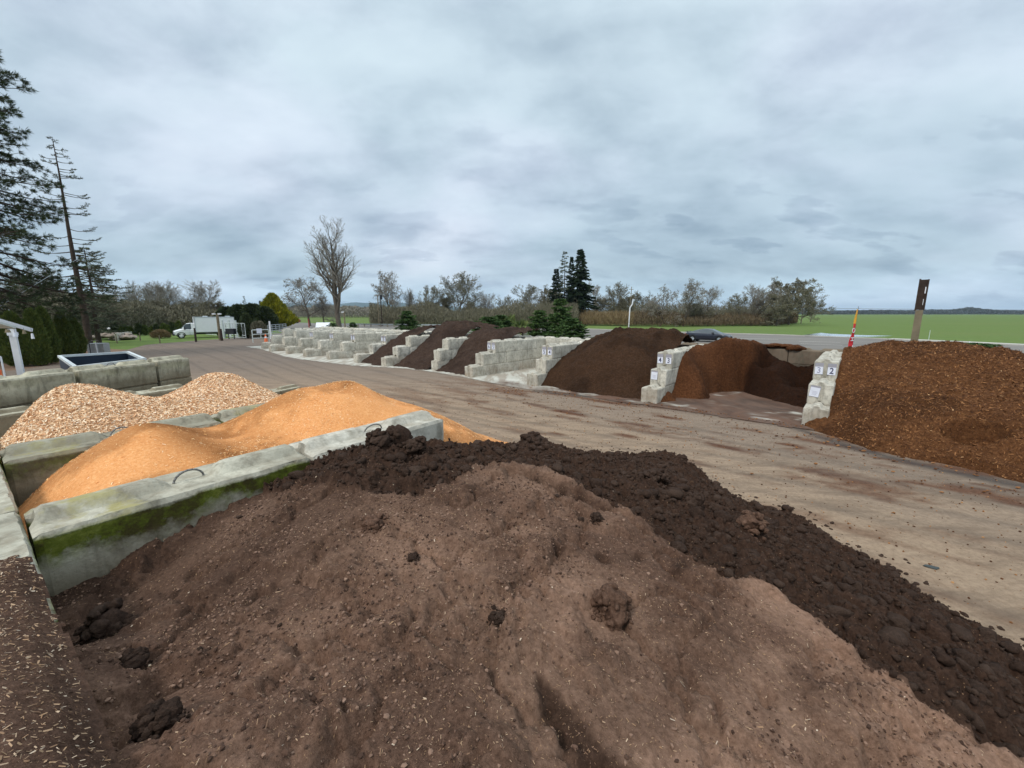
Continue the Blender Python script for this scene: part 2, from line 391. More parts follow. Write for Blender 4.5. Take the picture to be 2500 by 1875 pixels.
M['concrete_old'] = concrete('lichen grey concrete', (0.50, 0.47, 0.36), moss=0.22, stain=0.65)
M['steel'] = simple('galvanised steel', (0.42, 0.45, 0.47), 0.45, 0.5, 0.7)
M['rusty'] = simple('rusted loop steel', (0.20, 0.19, 0.18), 0.6, 0.4, 0.4, 0.3)

# ---------------------------------------------------------------- ground
def grass_mat():
    m = Mat('short green grass', 0.95, 0.1)
    n = m.noise(0.05, 6, 0.6); n2 = m.noise(1.2, 6, 0.7); n3 = m.noise(0.012, 5, 0.6, stretch=(1, 1, 1))
    c = m.ramp(n2, [(0.3, (0.082, 0.130, 0.032)), (0.7, (0.145, 0.198, 0.056))])
    c = m.mix(m.ramp(n, [(0.4, 0.0), (0.65, 0.5)]), c, (0.125, 0.175, 0.048))
    c = m.mix(m.ramp(n3, [(0.52, 0.0), (0.66, 0.6)]), c, (0.14, 0.165, 0.055))
    s = m.noise(0.02, 5, 0.6, stretch=(0.3, 1.6, 1))
    c = m.mix(m.ramp(s, [(0.60, 0.0), (0.70, 0.45)]), c, (0.13, 0.115, 0.06))
    return m.out(c, m.bump(m.noise(9, 6, 0.7), 0.5, 0.05))
M['grass'] = grass_mat()
g = MB()
xs = np.concatenate([-np.geomspace(14000, 40, 40), np.linspace(-30, 30, 7), np.geomspace(40, 14000, 40)])
ys = xs
X, Y = np.meshgrid(xs, ys)
Z = np.zeros_like(X)
nx = len(xs)
idx = np.arange(nx * nx).reshape(nx, nx)
Fg = np.stack([idx[:-1, :-1].ravel(), idx[:-1, 1:].ravel(), idx[1:, 1:].ravel(), idx[1:, :-1].ravel()], 1)
g.add(np.stack([X.ravel(), Y.ravel(), Z.ravel()], 1), Fg)
tag(g.build('ground', M['grass']), kind='structure')

def grid_mesh(name, a0, a1, b0, b1, step, conv, hfun, mat, keep=None, attrs=None, smooth=True, loc=None, zoff=0.0):
    a = np.arange(a0, a1 + step * .5, step); b = np.arange(b0, b1 + step * .5, step)
    A, B = np.meshgrid(a, b); H = hfun(A, B)
    Xw, Yw = conv(A, B)
    idx = np.arange(A.size).reshape(A.shape)
    q = np.stack([idx[:-1, :-1], idx[:-1, 1:], idx[1:, 1:], idx[1:, :-1]], -1)
    if keep is not None:
        K = keep(A, B, H); k = K[:-1, :-1] | K[:-1, 1:] | K[1:, 1:] | K[1:, :-1]
        q = q[k]
    q = q.reshape(-1, 4)
    used = np.zeros(A.size, bool); used[q.ravel()] = True
    remap = np.cumsum(used) - 1
    V = np.stack([Xw.ravel(), Yw.ravel(), H.ravel() + zoff], 1)[used]
    # orientation: make normals point up
    p = V[remap[q[0]]]; nrm = np.cross(p[1] - p[0], p[2] - p[1])
    Fq = remap[q]
    if nrm[2] < 0: Fq = Fq[:, ::-1]
    mb = MB(); mb.add(V, Fq)
    o = mb.build(name, mat, smooth=smooth, attr=False, loc=loc)
    if attrs:
        for k_, f in attrs.items(): addattr(o, k_, f(A, B, H).ravel()[used])
    return o

def in_poly(x, y, poly):
    x = np.asarray(x); y = np.asarray(y); inside = np.zeros(x.shape, bool); n = len(poly)
    for i in range(n):
        x0, y0 = poly[i]; x1, y1 = poly[(i + 1) % n]
        if y0 == y1: continue
        c = ((y0 > y) != (y1 > y)) & (x < (x1 - x0) * (y - y0) / (y1 - y0) + x0)
        inside ^= c
    return inside
YARD = [(-34, -40), (-33.5, -4), (-41, 2.0), (-57, 7.0), (-62, 13), (-63, 24.5), (26, 24.5), (26, -40)]
def yard_mat():
    m = Mat('compacted yard surface', 0.9, 0.18)
    u = R(40.9)
    fine_n = m.noise(14, 7, 0.7); gr = m.noise(95, 4, 0.7)
    streak = m.noise(2.2, 8, 0.66, rot=u, stretch=(0.22, 1.25, 1), dist=1.0)
    streak2 = m.noise(4.5, 7, 0.62, rot=u + 0.12, stretch=(0.3, 1.2, 1), dist=1.2)
    dust = m.attr('dust'); dark = m.attr('dark'); red = m.attr('red')
    grey = m.ramp(fine_n, [(0.3, (0.145, 0.112, 0.090)), (0.7, (0.225, 0.180, 0.146))])
    tan = m.ramp(fine_n, [(0.3, (0.262, 0.184, 0.122)), (0.7, (0.41, 0.300, 0.205))])
    c = m.mix(dust, grey, tan)
    c = m.mix(m.ramp(streak, [(0.36, 0.50), (0.52, 0.0)]), c, (0.17, 0.12, 0.083))
    c = m.mix(m.ramp(streak2, [(0.36, 0.40), (0.52, 0.0)]), c, m.mix(0.5, c, (0.12, 0.085, 0.06)))
    c = m.mix(red, c, m.ramp(fine_n, [(0.3, (0.070, 0.028, 0.014)), (0.7, (0.150, 0.065, 0.034))]))
    c = m.mix(dark, c, (0.060, 0.050, 0.045))
    c = m.mix(m.ramp(gr, [(0.35, 0.35), (0.5, 0.0)]), c, m.mix(0.5, c, (0.06, 0.045, 0.035)))
    v = m.n.new('ShaderNodeTexVoronoi'); m.l.new(m.geo.outputs['Position'], v.inputs['Vector']); v.inputs['Scale'].default_value = 5.0
    sx = m.n.new('ShaderNodeSeparateXYZ'); m.l.new(v.outputs['Color'], sx.inputs[0])
    f = m.math('MULTIPLY', m.math('LESS_THAN', v.outputs['Distance'], 0.10), m.math('LESS_THAN', sx.outputs[0], 0.10))
    c = m.mix(m.math('MULTIPLY', f, 0.8), c, (0.055, 0.035, 0.025))
    return m.out(c, m.bump(gr, 0.6, 0.02, m.bump(fine_n, 0.5, 0.05)))
M['yard'] = yard_mat()
def yard_dust(U, V, H):
    d = (sst(-34, -9, U) * 0.85 + 0.15 * fbm(U * .3, V * .3, 3)) * (1 - .45 * sst(9, 13, V))
    d = d * (0.50 + 0.85 * fbm(U * .09, V * .45, 5)) * (0.82 + 0.4 * sst(14, 4, V))
    return np.clip(d, 0, 1)
# survey of the mulch stains on the yard: pixel, half-size along/across the driving direction, strength
STAINS = [(1390, 1010, 1.0, .20, 1.), (1530, 1065, .55, .16, 1.), (1630, 1020, .8, .2, .8), (1470, 995, .9, .16, .8), (1750, 1000, 1.5, .5, .6), (1850, 985, 1.4, .9, .85), (1780, 975, 1.5, .4, .8),
          (1755, 1090, .55, .22, .9), (1930, 1088, .45, .14, 1.), (2110, 1165, 1.4, .22, .55), (2330, 1310, .9, .25, .45), (2200, 1215, 1.2, .16, .4), (1700, 930, 2.0, .3, .5),
          (1600, 985, 1.1, .3, .6), (1900, 960, 1.2, 1.4, .9), (1840, 1030, .8, .18, .6), (1360, 1060, .5, .18, .7), (1250, 1010, .8, .15, .3), (1400, 955, 2.0, .15, .4)]
def yard_red(U, V, H):
    r = np.zeros_like(U)
    for (px, py, a, b, k) in STAINS:
        u0, v0, _ = uvz(px, py, 0)
        d = np.hypot((U - u0) / a, (V - v0) / b)
        r = np.maximum(r, k * np.clip(1.25 - d, 0, 1))
    n = fbm(U * 1.6, V * 6, 9, 5, .6)
    bins = sst(13.0, 14.6, V) * sst(-5.6, -5.0, U) * sst(-0.4, -1.1, U) * (.30 + .65 * sst(.36, .56, fbm(U * .9 + 2, V * 2.6, 23, 6, .62)))
    foot = sst(12.2, 14.0, V) * sst(-12, -9, U) * 0.35
    r = np.maximum(r, np.maximum(bins, foot))
    lit = 0.9 * sst(.50, .66, fbm(U * .45 + 4, V * 1.8, 21, 7, .68)) * sst(-22, -6, U) * (.45 + .55 * sst(6, 11, V))
    return np.clip(sst(0.25, 0.75, r * (0.35 + 1.25 * n)) + lit, 0, 1)
def yard_dark(U, V, H):
    # damp rim in front of the mulch bays
    u0 = np.array([uvz(x, y, 0)[:2] for x, y in ((1300, 955), (1480, 975), (1570, 990), (1940, 1045), (2050, 1085), (2200, 1125), (2350, 1160), (2500, 1190), (2650, 1215))])
    vi = np.interp(U, u0[:, 0], u0[:, 1], left=99)
    n = fbm(U * 1.2, V * 3, 31, 4)
    w = np.where(U < -5.5, .16, .30)
    d = np.abs(V - vi) / (w * (0.5 + 1.3 * n))
    k = np.clip(1.2 - d, 0, 1) * np.where((U > -5.7) & (U < -1.3), 0.3, .85)
    k = np.where(vi > 50, 0, k)
    sc = 0.30 * sst(.60, .78, fbm(U * .35 + 9, V * 2.4, 41, 6, .65))
    tr = np.zeros_like(U)
    for v0, a, k2, u0_ in ((9.2, .8, .12, 0), (10.9, .8, .12, 0), (6.1, .5, .16, 2), (7.8, .5, .16, 2), (12.2, 1.1, .09, 5), (3.4, .6, .13, 1), (8.6, -1.4, .10, 3), (10.3, -1.4, .10, 3)):
        dv = np.abs(V - (v0 + a * np.sin(U * k2 + u0_))); tr = np.maximum(tr, np.clip(1.3 - dv / .13, 0, 1) * (.15 + .5 * fbm(U * 1.5, V * 4 + v0, 47, 4)))
    return np.clip(np.maximum(np.maximum(k, sc), tr * .75), 0, .85)
yard = grid_mesh('yard', -64, 20, -14, 24.4, 0.14, uv2w, lambda a, b: 0.012 * fbm(a * .5, b * .8, 2) , M['yard'],
    keep=lambda a, b, h: in_poly(a, b, YARD), attrs={'dust': yard_dust, 'red': yard_red, 'dark': yard_dark}, zoff=0.006)
tag(yard, kind='structure')

def flat_poly(name, pts, z, mat):
    mb = MB(); mb.add([(x, y, z) for x, y in pts], [list(range(len(pts)))])
    o = mb.build(name, mat, attr=False)
    if o.data.polygons[0].normal.z < 0: o.data.flip_normals()
    return o
def road_mat():
    m = Mat('worn grey asphalt', 0.85, 0.25)
    n = m.noise(0.35, 6, 0.6, rot=A41, stretch=(0.15, 1, 1)); n2 = m.noise(5, 6, .7)
    c = m.ramp(n, [(0.3, (0.15, 0.135, 0.12)), (0.7, (0.235, 0.215, 0.19))])
    c = m.mix(m.ramp(n2, [(0.4, 0.25), (0.6, 0)]), c, (0.09, 0.08, 0.07))
    return m.out(c, m.bump(n2, .2, .02))
M['road'] = road_mat()
far_px = [(2700, 855), (2500, 843), (2300, 834), (2165, 828), (2000, 821), (1900, 818), (1650, 811), (1420, 803), (1250, 800), (1080, 797), (940, 794), (800, 790.5), (700, 786), (560, 783)]
far = [tuple(at(*p)[:2]) for p in far_px]
near = [uv2w(-63, 24.2), uv2w(-62, 14), tuple(at(690, 812)[:2]), tuple(at(660, 800)[:2]), tuple(at(560, 792)[:2])]
tag(flat_poly('road', far + near[::-1] + [uv2w(25.5, 24.2)], 0.004, M['road']), kind='structure')
M['curb'] = simple('pale concrete kerb', (0.46, 0.44, 0.39), 0.85, 0.2, kind='pos', scale=.6)
M['paint'] = simple('worn white road paint', (0.6, 0.58, 0.52), 0.7, 0.2, kind='pos', scale=3)
k = MB()
def strip(mb, pts, w0, w1, z, h):
    """kerb-like strip between two pixel polylines lying on the ground"""
    P = [at(*p) for p in pts]
    for a, b in zip(P[:-1], P[1:]):
        d = (b - a)[:2]; L = np.linalg.norm(d); nrm = np.array([-d[1], d[0]]) / L
        c = (a + b) / 2
        mb.box((c[0] + nrm[0] * (w0 + w1) / 2, c[1] + nrm[1] * (w0 + w1) / 2, z + h / 2), (L, abs(w1 - w0), h), rz=math.atan2(d[1], d[0]))
strip(k, [(2165, 829), (2300, 835), (2500, 844.5)], -0.2, 1.6, 0.0, 0.13)
tag(k.build('sidewalk', M['curb'], attr=False), kind='structure')
k = MB(); strip(k, [(1420, 803), (1650, 811), (1900, 818), (2165, 828)], -.15, .15, 0, .12)
tag(k.build('kerb', M['curb'], attr=False), kind='structure')
k = MB()
for a, b in (((1951, 833.5), (2052, 836)), ((1955, 839.5), (2057, 843)), ((2400, 868), (2560, 879)), ((1110, 806), (1400, 813)), ((1800, 826), (1900, 829))):
    A_, B_ = at(*a), at(*b); d = B_ - A_; L = np.linalg.norm(d)
    k.box(((A_ + B_) / 2 + (0, 0, 0.0095)), (L, 0.16, 0.003), rz=math.atan2(d[1], d[0]))
tag(k.build('road_markings', M['paint'], attr=False), kind='structure')
# concrete apron under and in front of the bays
def apron_mat():
    m = Mat('concrete apron', 0.8, 0.25)
    n = m.noise(.8, 7, .65, dist=.5); n2 = m.noise(1.4, 6, .6, rot=A41, stretch=(1.6, .3, 1))
    c = m.ramp(n, [(0.3, (0.40, 0.38, 0.32)), (0.7, (0.58, 0.56, 0.49))])
    c = m.mix(m.ramp(n2, [(0.44, .6), (0.56, 0)]), c, (0.23, 0.17, 0.12))
    c = m.mix(m.math('MULTIPLY', m.attr('red'), 0.92), c, m.ramp(n, [(.35, (0.045, 0.018, 0.009)), (.65, (0.115, 0.05, 0.026))]))
    return m.out(c, m.bump(m.noise(20, 5), .15, .02))
M['apron'] = apron_mat()
apr = [uvz(x, y, 0)[:2] for x, y in ((640, 853), (700, 872), (760, 881), (860, 893), (990, 900), (1080, 912), (1150, 925), (1240, 943), (1300, 952), (1345, 957))]
au = np.array(apr)
def apron_keep(U, V, H):
    edge = np.interp(U, au[:, 0], au[:, 1]) + 0.12 * (fbm(U * 2, V * 0, 8) - .5)
    edge = np.where(U > au[-1, 0], 13.75 + 0.25 * (fbm(U * 1.3, V * 0, 18) - .5), edge)
    return (V > edge) & (U < 11)
ap = grid_mesh('bay_floor', -46, 11, 11.2, 21, 0.12, uv2w, lambda a, b: 0 * a, M['apron'], keep=apron_keep,
    attrs={'red': lambda U, V, H: np.clip(yard_red(U, V, H) * 1.0 + 0.85 * sst(-11.5, -11, U) * sst(.30, .5, fbm(U, V * 2, 61)) * sst(-11, -8.5, U) + .55 * sst(14.6, 13.9, V) * sst(-16, -12, U), 0, 1) * sst(-13.8, -12.5, U)}, zoff=0.030)
tag(ap, kind='structure')
# bark-covered bed round the hedge trees, left
M['bed'] = soil_material('dry bark bed', (0.11, 0.06, 0.035), (0.20, 0.125, 0.085), (0.28, 0.19, 0.13), scale=.25, wet=None, bump=.4)
tag(flat_poly('planting_bed', [uv2w(*p) for p in ((-30, -40), (-30, -6), (-33.6, -3.9), (-41, 2.1), (-50, 5), (-58, 2), (-60, -40))], 0.003, M['bed']), kind='structure')

# ---------------------------------------------------------------- concrete blocks
BL, BW, BH = 1.83, 0.61, 0.61
def block_mesh(name, mat, L=BL, res=1.0, seed=0, ridge=True):
    rng = np.random.default_rng(seed)
    nx, ny, nz = max(4, int(L / .1 * res)), 12 if res < 2 else 24, max(3, int(6 * res))
    if res < .8: ny = 8
    pts = {}; V = []; F = []
    def vid(i, j, k_):
        key = (i, j, k_)
        if key not in pts: pts[key] = len(V); V.append((i / nx, j / ny, k_ / nz))
        return pts[key]
    for i in range(nx):
        for j in range(ny):
            F.append((vid(i, j, nz), vid(i + 1, j, nz), vid(i + 1, j + 1, nz), vid(i, j + 1, nz)))
            F.append((vid(i, j, 0), vid(i, j + 1, 0), vid(i + 1, j + 1, 0), vid(i + 1, j, 0)))
    for i in range(nx):
        for k_ in range(nz):
            F.append((vid(i, 0, k_), vid(i + 1, 0, k_), vid(i + 1, 0, k_ + 1), vid(i, 0, k_ + 1)))
            F.append((vid(i, ny, k_), vid(i, ny, k_ + 1), vid(i + 1, ny, k_ + 1), vid(i + 1, ny, k_)))
    for j in range(ny):
        for k_ in range(nz):
            F.append((vid(0, j, k_), vid(0, j, k_ + 1), vid(0, j + 1, k_ + 1), vid(0, j + 1, k_)))
            F.append((vid(nx, j, k_), vid(nx, j + 1, k_), vid(nx, j + 1, k_ + 1), vid(nx, j, k_ + 1)))
    V = np.array(V); P = V.copy()
    P[:, 0] = V[:, 0] * L; P[:, 1] = (V[:, 1] - .5) * BW; P[:, 2] = V[:, 2] * (BH - .010)
    y = np.abs(P[:, 1])
    prof = np.clip((0.135 - y) / 0.075, 0, 1)
    top = V[:, 2] > .999; bot = V[:, 2] < .001; e0 = V[:, 0] < .001; e1 = V[:, 0] > .999
    # soften the arrises
    r = 0.018
    for a, n_ in ((V[:, 1] < .001, (0, 1)), (V[:, 1] > .999, (0, -1))):
        m = a & (top | bot | e0 | e1); P[m, 1] += n_[1] * r
    P[top & (e0 | e1) , 2] -= r
    if ridge:
        xm = np.ones(len(P)); c = L / 2
        if L > 1.2: xm = np.clip((np.abs(P[:, 0] - c) - 0.13) / 0.10, 0, 1)
        xm *= np.clip(np.minimum(P[:, 0], L - P[:, 0]) / 0.08 + .25, 0, 1)
        P[top, 2] += (prof * xm * 0.085)[top]
    P[bot, 2] += (prof * 0.10)[bot]
    gr = np.clip((0.10 - y) / 0.06, 0, 1)
    P[e0, 0] += gr[e0] * 0.055; P[e1, 0] -= gr[e1] * 0.055
    # chips and waviness
    nn = fbm(P[:, 0] * 5 + seed * 3.1, P[:, 2] * 5 + P[:, 1] * 7, seed, 4) - .5
    P[:, 1] += nn * 0.007 * np.sign(P[:, 1] + 1e-6); P[:, 2] += (fbm(P[:, 0] * 4, P[:, 1] * 9, seed + 5, 4) - .5) * 0.016 * top
    edge = (top & ((V[:, 1] < .001) | (V[:, 1] > .999))) | ((e0 | e1) & ((V[:, 1] < .001) | (V[:, 1] > .999) | top))
    ch = edge * np.clip(fbm(P[:, 0] * 9 + seed, P[:, 2] * 9 + P[:, 1] * 9, seed + 9, 4, .6) - .56, 0, 1) * (.05 if res > 2 else .14)
    P[:, 2] -= ch * top; P[:, 1] -= np.sign(P[:, 1]) * ch
    me = bpy.data.meshes.new(name); me.from_pydata(P.tolist(), [], F); me.update()
    me.materials.append(mat)
    return me
VAR = {}
def get_block(mat, L, near, i):
    key = (mat, round(L, 2), near, i % 4)
    if key not in VAR:
        VAR[key] = block_mesh('concrete_block', M[mat], L, 2.6 if near else .8, seed=hash(key[1:]) % 900 + i % 4)
    return VAR[key]
loop_me = None
def loop_mesh():
    mb = MB(); pts = []
    for k_ in range(11):
        a = math.pi * k_ / 10; pts.append((0.11 * math.cos(a), 0, 0.095 * math.sin(a) - .02))
    mb.path(pts, 0.009, 6); o = mb.build('lifting_loop', M['rusty'], smooth=True, attr=False); me = o.data; bpy.data.objects.remove(o); return me
LOOP = loop_mesh()
blk_rng = random.Random(5)
BLOCKS = []
def block(x, y, z, az, label, group, mat='concrete', L=BL, near=False, loop=False, jit=0.012):
    """az: compass direction of the block's length; x,y = centre of its starting end"""
    i = len(BLOCKS)
    o = bpy.data.objects.new('concrete_block', get_block(mat, L - 0.018, near, i)); COL.objects.link(o)
    o.location = (x + blk_rng.uniform(-jit, jit) * .6, y + blk_rng.uniform(-jit, jit) * .6, z)
    o.rotation_euler = (0, 0, R(90 - az) + blk_rng.uniform(-jit, jit) * .5)
    tag(o, label, 'concrete block', group)
    if loop:
        l = bpy.data.objects.new('lifting_loop', LOOP); COL.objects.link(l); l.parent = o
        l.location = (L / 2 - .009, 0, BH)
        l.rotation_euler = (blk_rng.uniform(-.5, .5), 0, blk_rng.uniform(-.3, .3))
    BLOCKS.append(o)
    return o
ORD = ['first', 'second', 'third', 'fourth', 'fifth', 'sixth', 'seventh', 'eighth', 'ninth', 'tenth', 'eleventh', 'twelfth', 'thirteenth', 'fourteenth', 'fifteenth', 'sixteenth', 'seventeenth', 'eighteenth', 'nineteenth', 'twentieth',
       'twenty-first', 'twenty-second', 'twenty-third', 'twenty-fourth', 'twenty-fifth', 'twenty-sixth', 'twenty-seventh', 'twenty-eighth', 'twenty-ninth', 'thirtieth', 'thirty-first', 'thirty-second']
CO = ['bottom', 'middle', 'top']
# divider walls of the bay row: u (left face), front v of the three courses, name
WALLS = [(-1.09, (14.19, 14.93, 15.94), 'divider signed 3 and 2'), (-5.98, (14.16, 14.94, 15.5), 'divider signed 4 and 3'),
         (-11.39, (14.17, 14.82, 15.3), 'divider signed 5 and 4'), (-15.43, (14.05, 14.83, 15.75), 'divider signed 6 and 5'),
         (-18.84, (14.55, 14.75, 15.4), 'divider between two black heaps'), (-22.58, (13.58, 14.43, 15.44), 'divider left of the highest black heap'),
         (-25.60, (13.35, 14.5, 15.5), 'divider signed 7 and 6'), (-28.92, (13.06, 14.1, 15.0), 'divider signed 8 and 7'),
         (-32.11, (12.75, 13.9, 14.9), 'divider signed 9 and 8'), (-35.52, (12.74, 13.8, 14.8), 'divider signed 10 and 9'),
         (-38.95, (12.66, 13.8, 14.8), 'second farthest left divider'), (-42.49, (13.2, 14.1, 15.1), 'farthest left divider')]
BACKV = 20.3
WALL_TOPFRONT = []
for wi, (u, fr, nm) in enumerate(WALLS):
    for c in range(3):
        v = fr[c]; i = 0
        # staggered: odd courses start with a half block
        first = BL / 2 if (c == 1 and wi != 3) else BL
        while v < BACKV - 0.35:
            L = first if i == 0 else BL
            if v + L > BACKV: L = BACKV - v
            if L < .3: break
            x, y = uv2w(u + BW / 2, v)
            block(x, y, -0.045 + c * .603, 40.9, f'{CO[c]} course concrete block, {ORD[i]} from the yard, in {nm}', 'concrete blocks of the bay dividers', L=L, near=wi < 4, loop=(c == 2 and L > 1.5 and wi < 6))
            v += L; i += 1
    WALL_TOPFRONT.append((u, fr))
u = 10.5; i = 0
while u > -46:
    cs = (0, 1, 2)
    for c in cs:
        x, y = uv2w(u + (0 if c != 1 else -.9), BACKV + BW / 2 + .01)
        block(x, y, -0.045 + c * .603, 40.9 - 90, f'{CO[c]} course concrete block, {ORD[i]} from the right in the long back wall', 'concrete blocks of the long back wall', near=u > -8, mat='concrete' if not (-6.5 < u < 1) else ('concrete_stained_shaded' if c < 2 else 'concrete_brown'))
    u -= BL; i += 1
# second back wall stub seen beside the fourth bay (offset, white bumps)
# ---- near bays: standing wall, mossy divider, chip divider
def near_block(s, t, z, az, label, group, **k):
    x, y = st2w(s, t); return block(x, y, z, az, label, group, near=True, **k)
SG = 'concrete blocks of the near wall under the camera'
for i, t in enumerate((-8.25, -6.40, -4.55, -2.70, -0.85, 1.0)):
    for c in range(3):
        near_block(-0.21, t, c * BH, 126, f'{CO[c]} course mossy block, {ORD[i]} from the left in the wall at lower left', SG, mat='concrete_mossy')
MG = 'concrete blocks of the two near dividers'
for i, s in enumerate((0.12, 1.97)):
    for c in range(3):
        lab = ('green mossy' if i == 0 else 'clean grey') + f' {CO[c]} course block between orange sawdust and dark soil'
        near_block(s, -4.2, c * BH, 36, lab, MG, mat='concrete_mossy' if i == 0 else 'concrete', loop=(c == 2), jit=0.004)
for i, s in enumerate((0.12, 1.97)):
    for c in range(3):
        near_block(s, -6.455, c * BH, 36, f'{CO[c]} course grey block, {ORD[i]} from the left, between pale chips and orange sawdust', MG, mat='concrete_damp', loop=(c == 2), jit=0.01)
# back walls on the far side of the chip bay
BG = 'old concrete blocks behind the pale chips'
p0 = at(190, 900, 1.9); dirv = np.array([math.sin(R(10)), math.cos(R(10))])
for i, off in enumerate((-1.9 * 2, -1.9, 0.0, 1.9)):
    for c in range(3):
        L = BL if i < 3 else .98
        zz = 0.02 + c * BH + (0.03 if i == 3 else 0)
        block(p0[0] + dirv[0] * off - .28, p0[1] + dirv[1] * off + .05, zz, 10, f'{CO[c]} course lichen covered block, {ORD[3 - i]} from the right in the wall before the trailer', BG, mat='concrete_old', L=L, near=True, loop=(c == 2 and i == 2))
q0 = np.array(st2w(0.1, -12.9)); d2 = np.array([math.sin(R(21)), math.cos(R(21))])
for i in range(4):
    for c in range(2 if i < 2 else 1):
        block(q0[0] + d2[0] * BL * i - .1, q0[1] + d2[1] * BL * i, c * BH + .03, 21, f'{CO[c]} course weathered block, {ORD[i]} from the left, low wall behind the pale chips', BG, mat='concrete_old', near=True)

# ---------------------------------------------------------------- heaps
def scatter(mb, hf, conv, n, a0, a1, b0, b1, size, rng, keep=None, tilt=.5, lift=.002, tones=(0, 1), aspect=.28, mi=1, dens=None, thick=False):
    """slivers and chips lying on a heap (small boards, each with its own tone)"""
    a = rng.uniform(a0, a1, n); b = rng.uniform(b0, b1, n)
    h = hf(a, b); ok = np.ones(n, bool)
    if keep is not None: ok &= keep(a, b, h)
    if dens is not None: ok &= rng.random(n) < dens(a, b)
    a, b, h = a[ok], b[ok], h[ok]; n = len(a)
    x, y = conv(a, b); P = np.stack([x, y, h + lift], 1)
    e = .03; ha = (hf(a + e, b) - h) / e; hb = (hf(a, b + e) - h) / e
    xa, ya = conv(a + e, b); xb, yb = conv(a, b + e)
    Ta = np.stack([(xa - x) / e, (ya - y) / e, ha], 1); Tb = np.stack([(xb - x) / e, (yb - y) / e, hb], 1)
    th = rng.uniform(0, 2 * math.pi, n)[:, None]
    D = Ta * np.cos(th) + Tb * np.sin(th); D /= np.linalg.norm(D, axis=1, keepdims=True)
    Nn = np.cross(Ta, Tb); Nn *= np.sign(Nn[:, 2:3]); Nn /= np.linalg.norm(Nn, axis=1, keepdims=True)
    D = D + Nn * rng.normal(0, tilt * .4, (n, 1)); D /= np.linalg.norm(D, axis=1, keepdims=True)
    S = np.cross(D, Nn) + Nn * rng.normal(0, tilt, (n, 1)); S /= np.linalg.norm(S, axis=1, keepdims=True)
    L = (size[0] + (size[1] - size[0]) * rng.random(n) ** 2.2)[:, None]; W = L * aspect * rng.uniform(.5, 1.4, (n, 1))
    tone = np.clip(rng.beta(1.5, 1.5, n) * (tones[1] - tones[0]) + tones[0], 0, 1)
    U = np.cross(S, D) * W * .35; U *= np.sign(U[:, 2:3] + 1e-9)
    C = P + U * .3
    k_ = rng.uniform(.5, 1, (n, 1))
    V = np.stack([C - D * L * .5 - S * W * .3, C - D * L * .4 + S * W * .5, C + D * L * .5 + S * W * .35 * k_, C + D * L * .42 - S * W * .5], 1)
    if not thick:
        mb.add(V.reshape(-1, 3), np.arange(4 * n).reshape(-1, 4), mi, np.repeat(tone, 4))
    else:
        V8 = np.concatenate([V - U[:, None], V + U[:, None]], 1)
        q = np.array([(0, 3, 2, 1), (4, 5, 6, 7), (0, 1, 5, 4), (1, 2, 6, 5), (2, 3, 7, 6), (3, 0, 4, 7)])
        mb.add(V8.reshape(-1, 3), (q[None] + (np.arange(n) * 8)[:, None, None]).reshape(-1, 4), mi, np.repeat(tone, 8))
def ico(sub):
    me = bpy.data.meshes.new('tmp'); import bmesh
    bm = bmesh.new(); bmesh.ops.create_icosphere(bm, subdivisions=sub, radius=1); bm.to_mesh(me); bm.free()
    V = np.array([v.co for v in me.vertices]); F = np.array([p.vertices[:] for p in me.polygons]); bpy.data.meshes.remove(me); return V, F
ICO1, ICO2, ICO3, ICO4 = ico(1), ico(2), ico(3), ico(4)
def lumps(mb, P, Rr, rng, base=ICO2, mi=0, flat=.75, rough=.35, attr=None):
    V0, F0 = base; auto = attr is None
    for p, r in zip(P, Rr):
        o = rng.uniform(0, 50, 3)
        V = V0.copy()
        nz = fbm(V[:, 0] * 1.6 + o[0] + V[:, 2] * 1.3, V[:, 1] * 1.6 + o[1] - V[:, 2] * 1.1, int(o[2]), 3, .6) - .5
        if len(V) > 300: nz = nz + .55 * (fbm(V[:, 0] * 4.5 + o[0] + V[:, 2] * 2.9, V[:, 1] * 4.5 + o[1] - V[:, 2] * 3.7, int(o[2]) + 7, 4, .65) - .5)
        # broken faces: clip against a few random planes
        for _ in range(4):
            n_ = rng.normal(size=3); n_ /= np.linalg.norm(n_); d = V @ n_; c = rng.uniform(.55, .85)
            V = V - np.maximum(d - c, 0)[:, None] * n_ * .9
        V = V * np.clip(1 + nz[:, None] * rough * 1.8, .5, 1.6)
        sc = np.array([rng.uniform(.8, 1.3), rng.uniform(.7, 1.1), flat * rng.uniform(.8, 1.2)])
        a = rng.uniform(0, 6.28); c_, s_ = math.cos(a), math.sin(a)
        V = (V * sc) @ np.array([[c_, s_, 0], [-s_, c_, 0], [0, 0, 1]]) * r
        mb.add(V + p, F0, mi, rng.random() ** 2 if auto else attr)

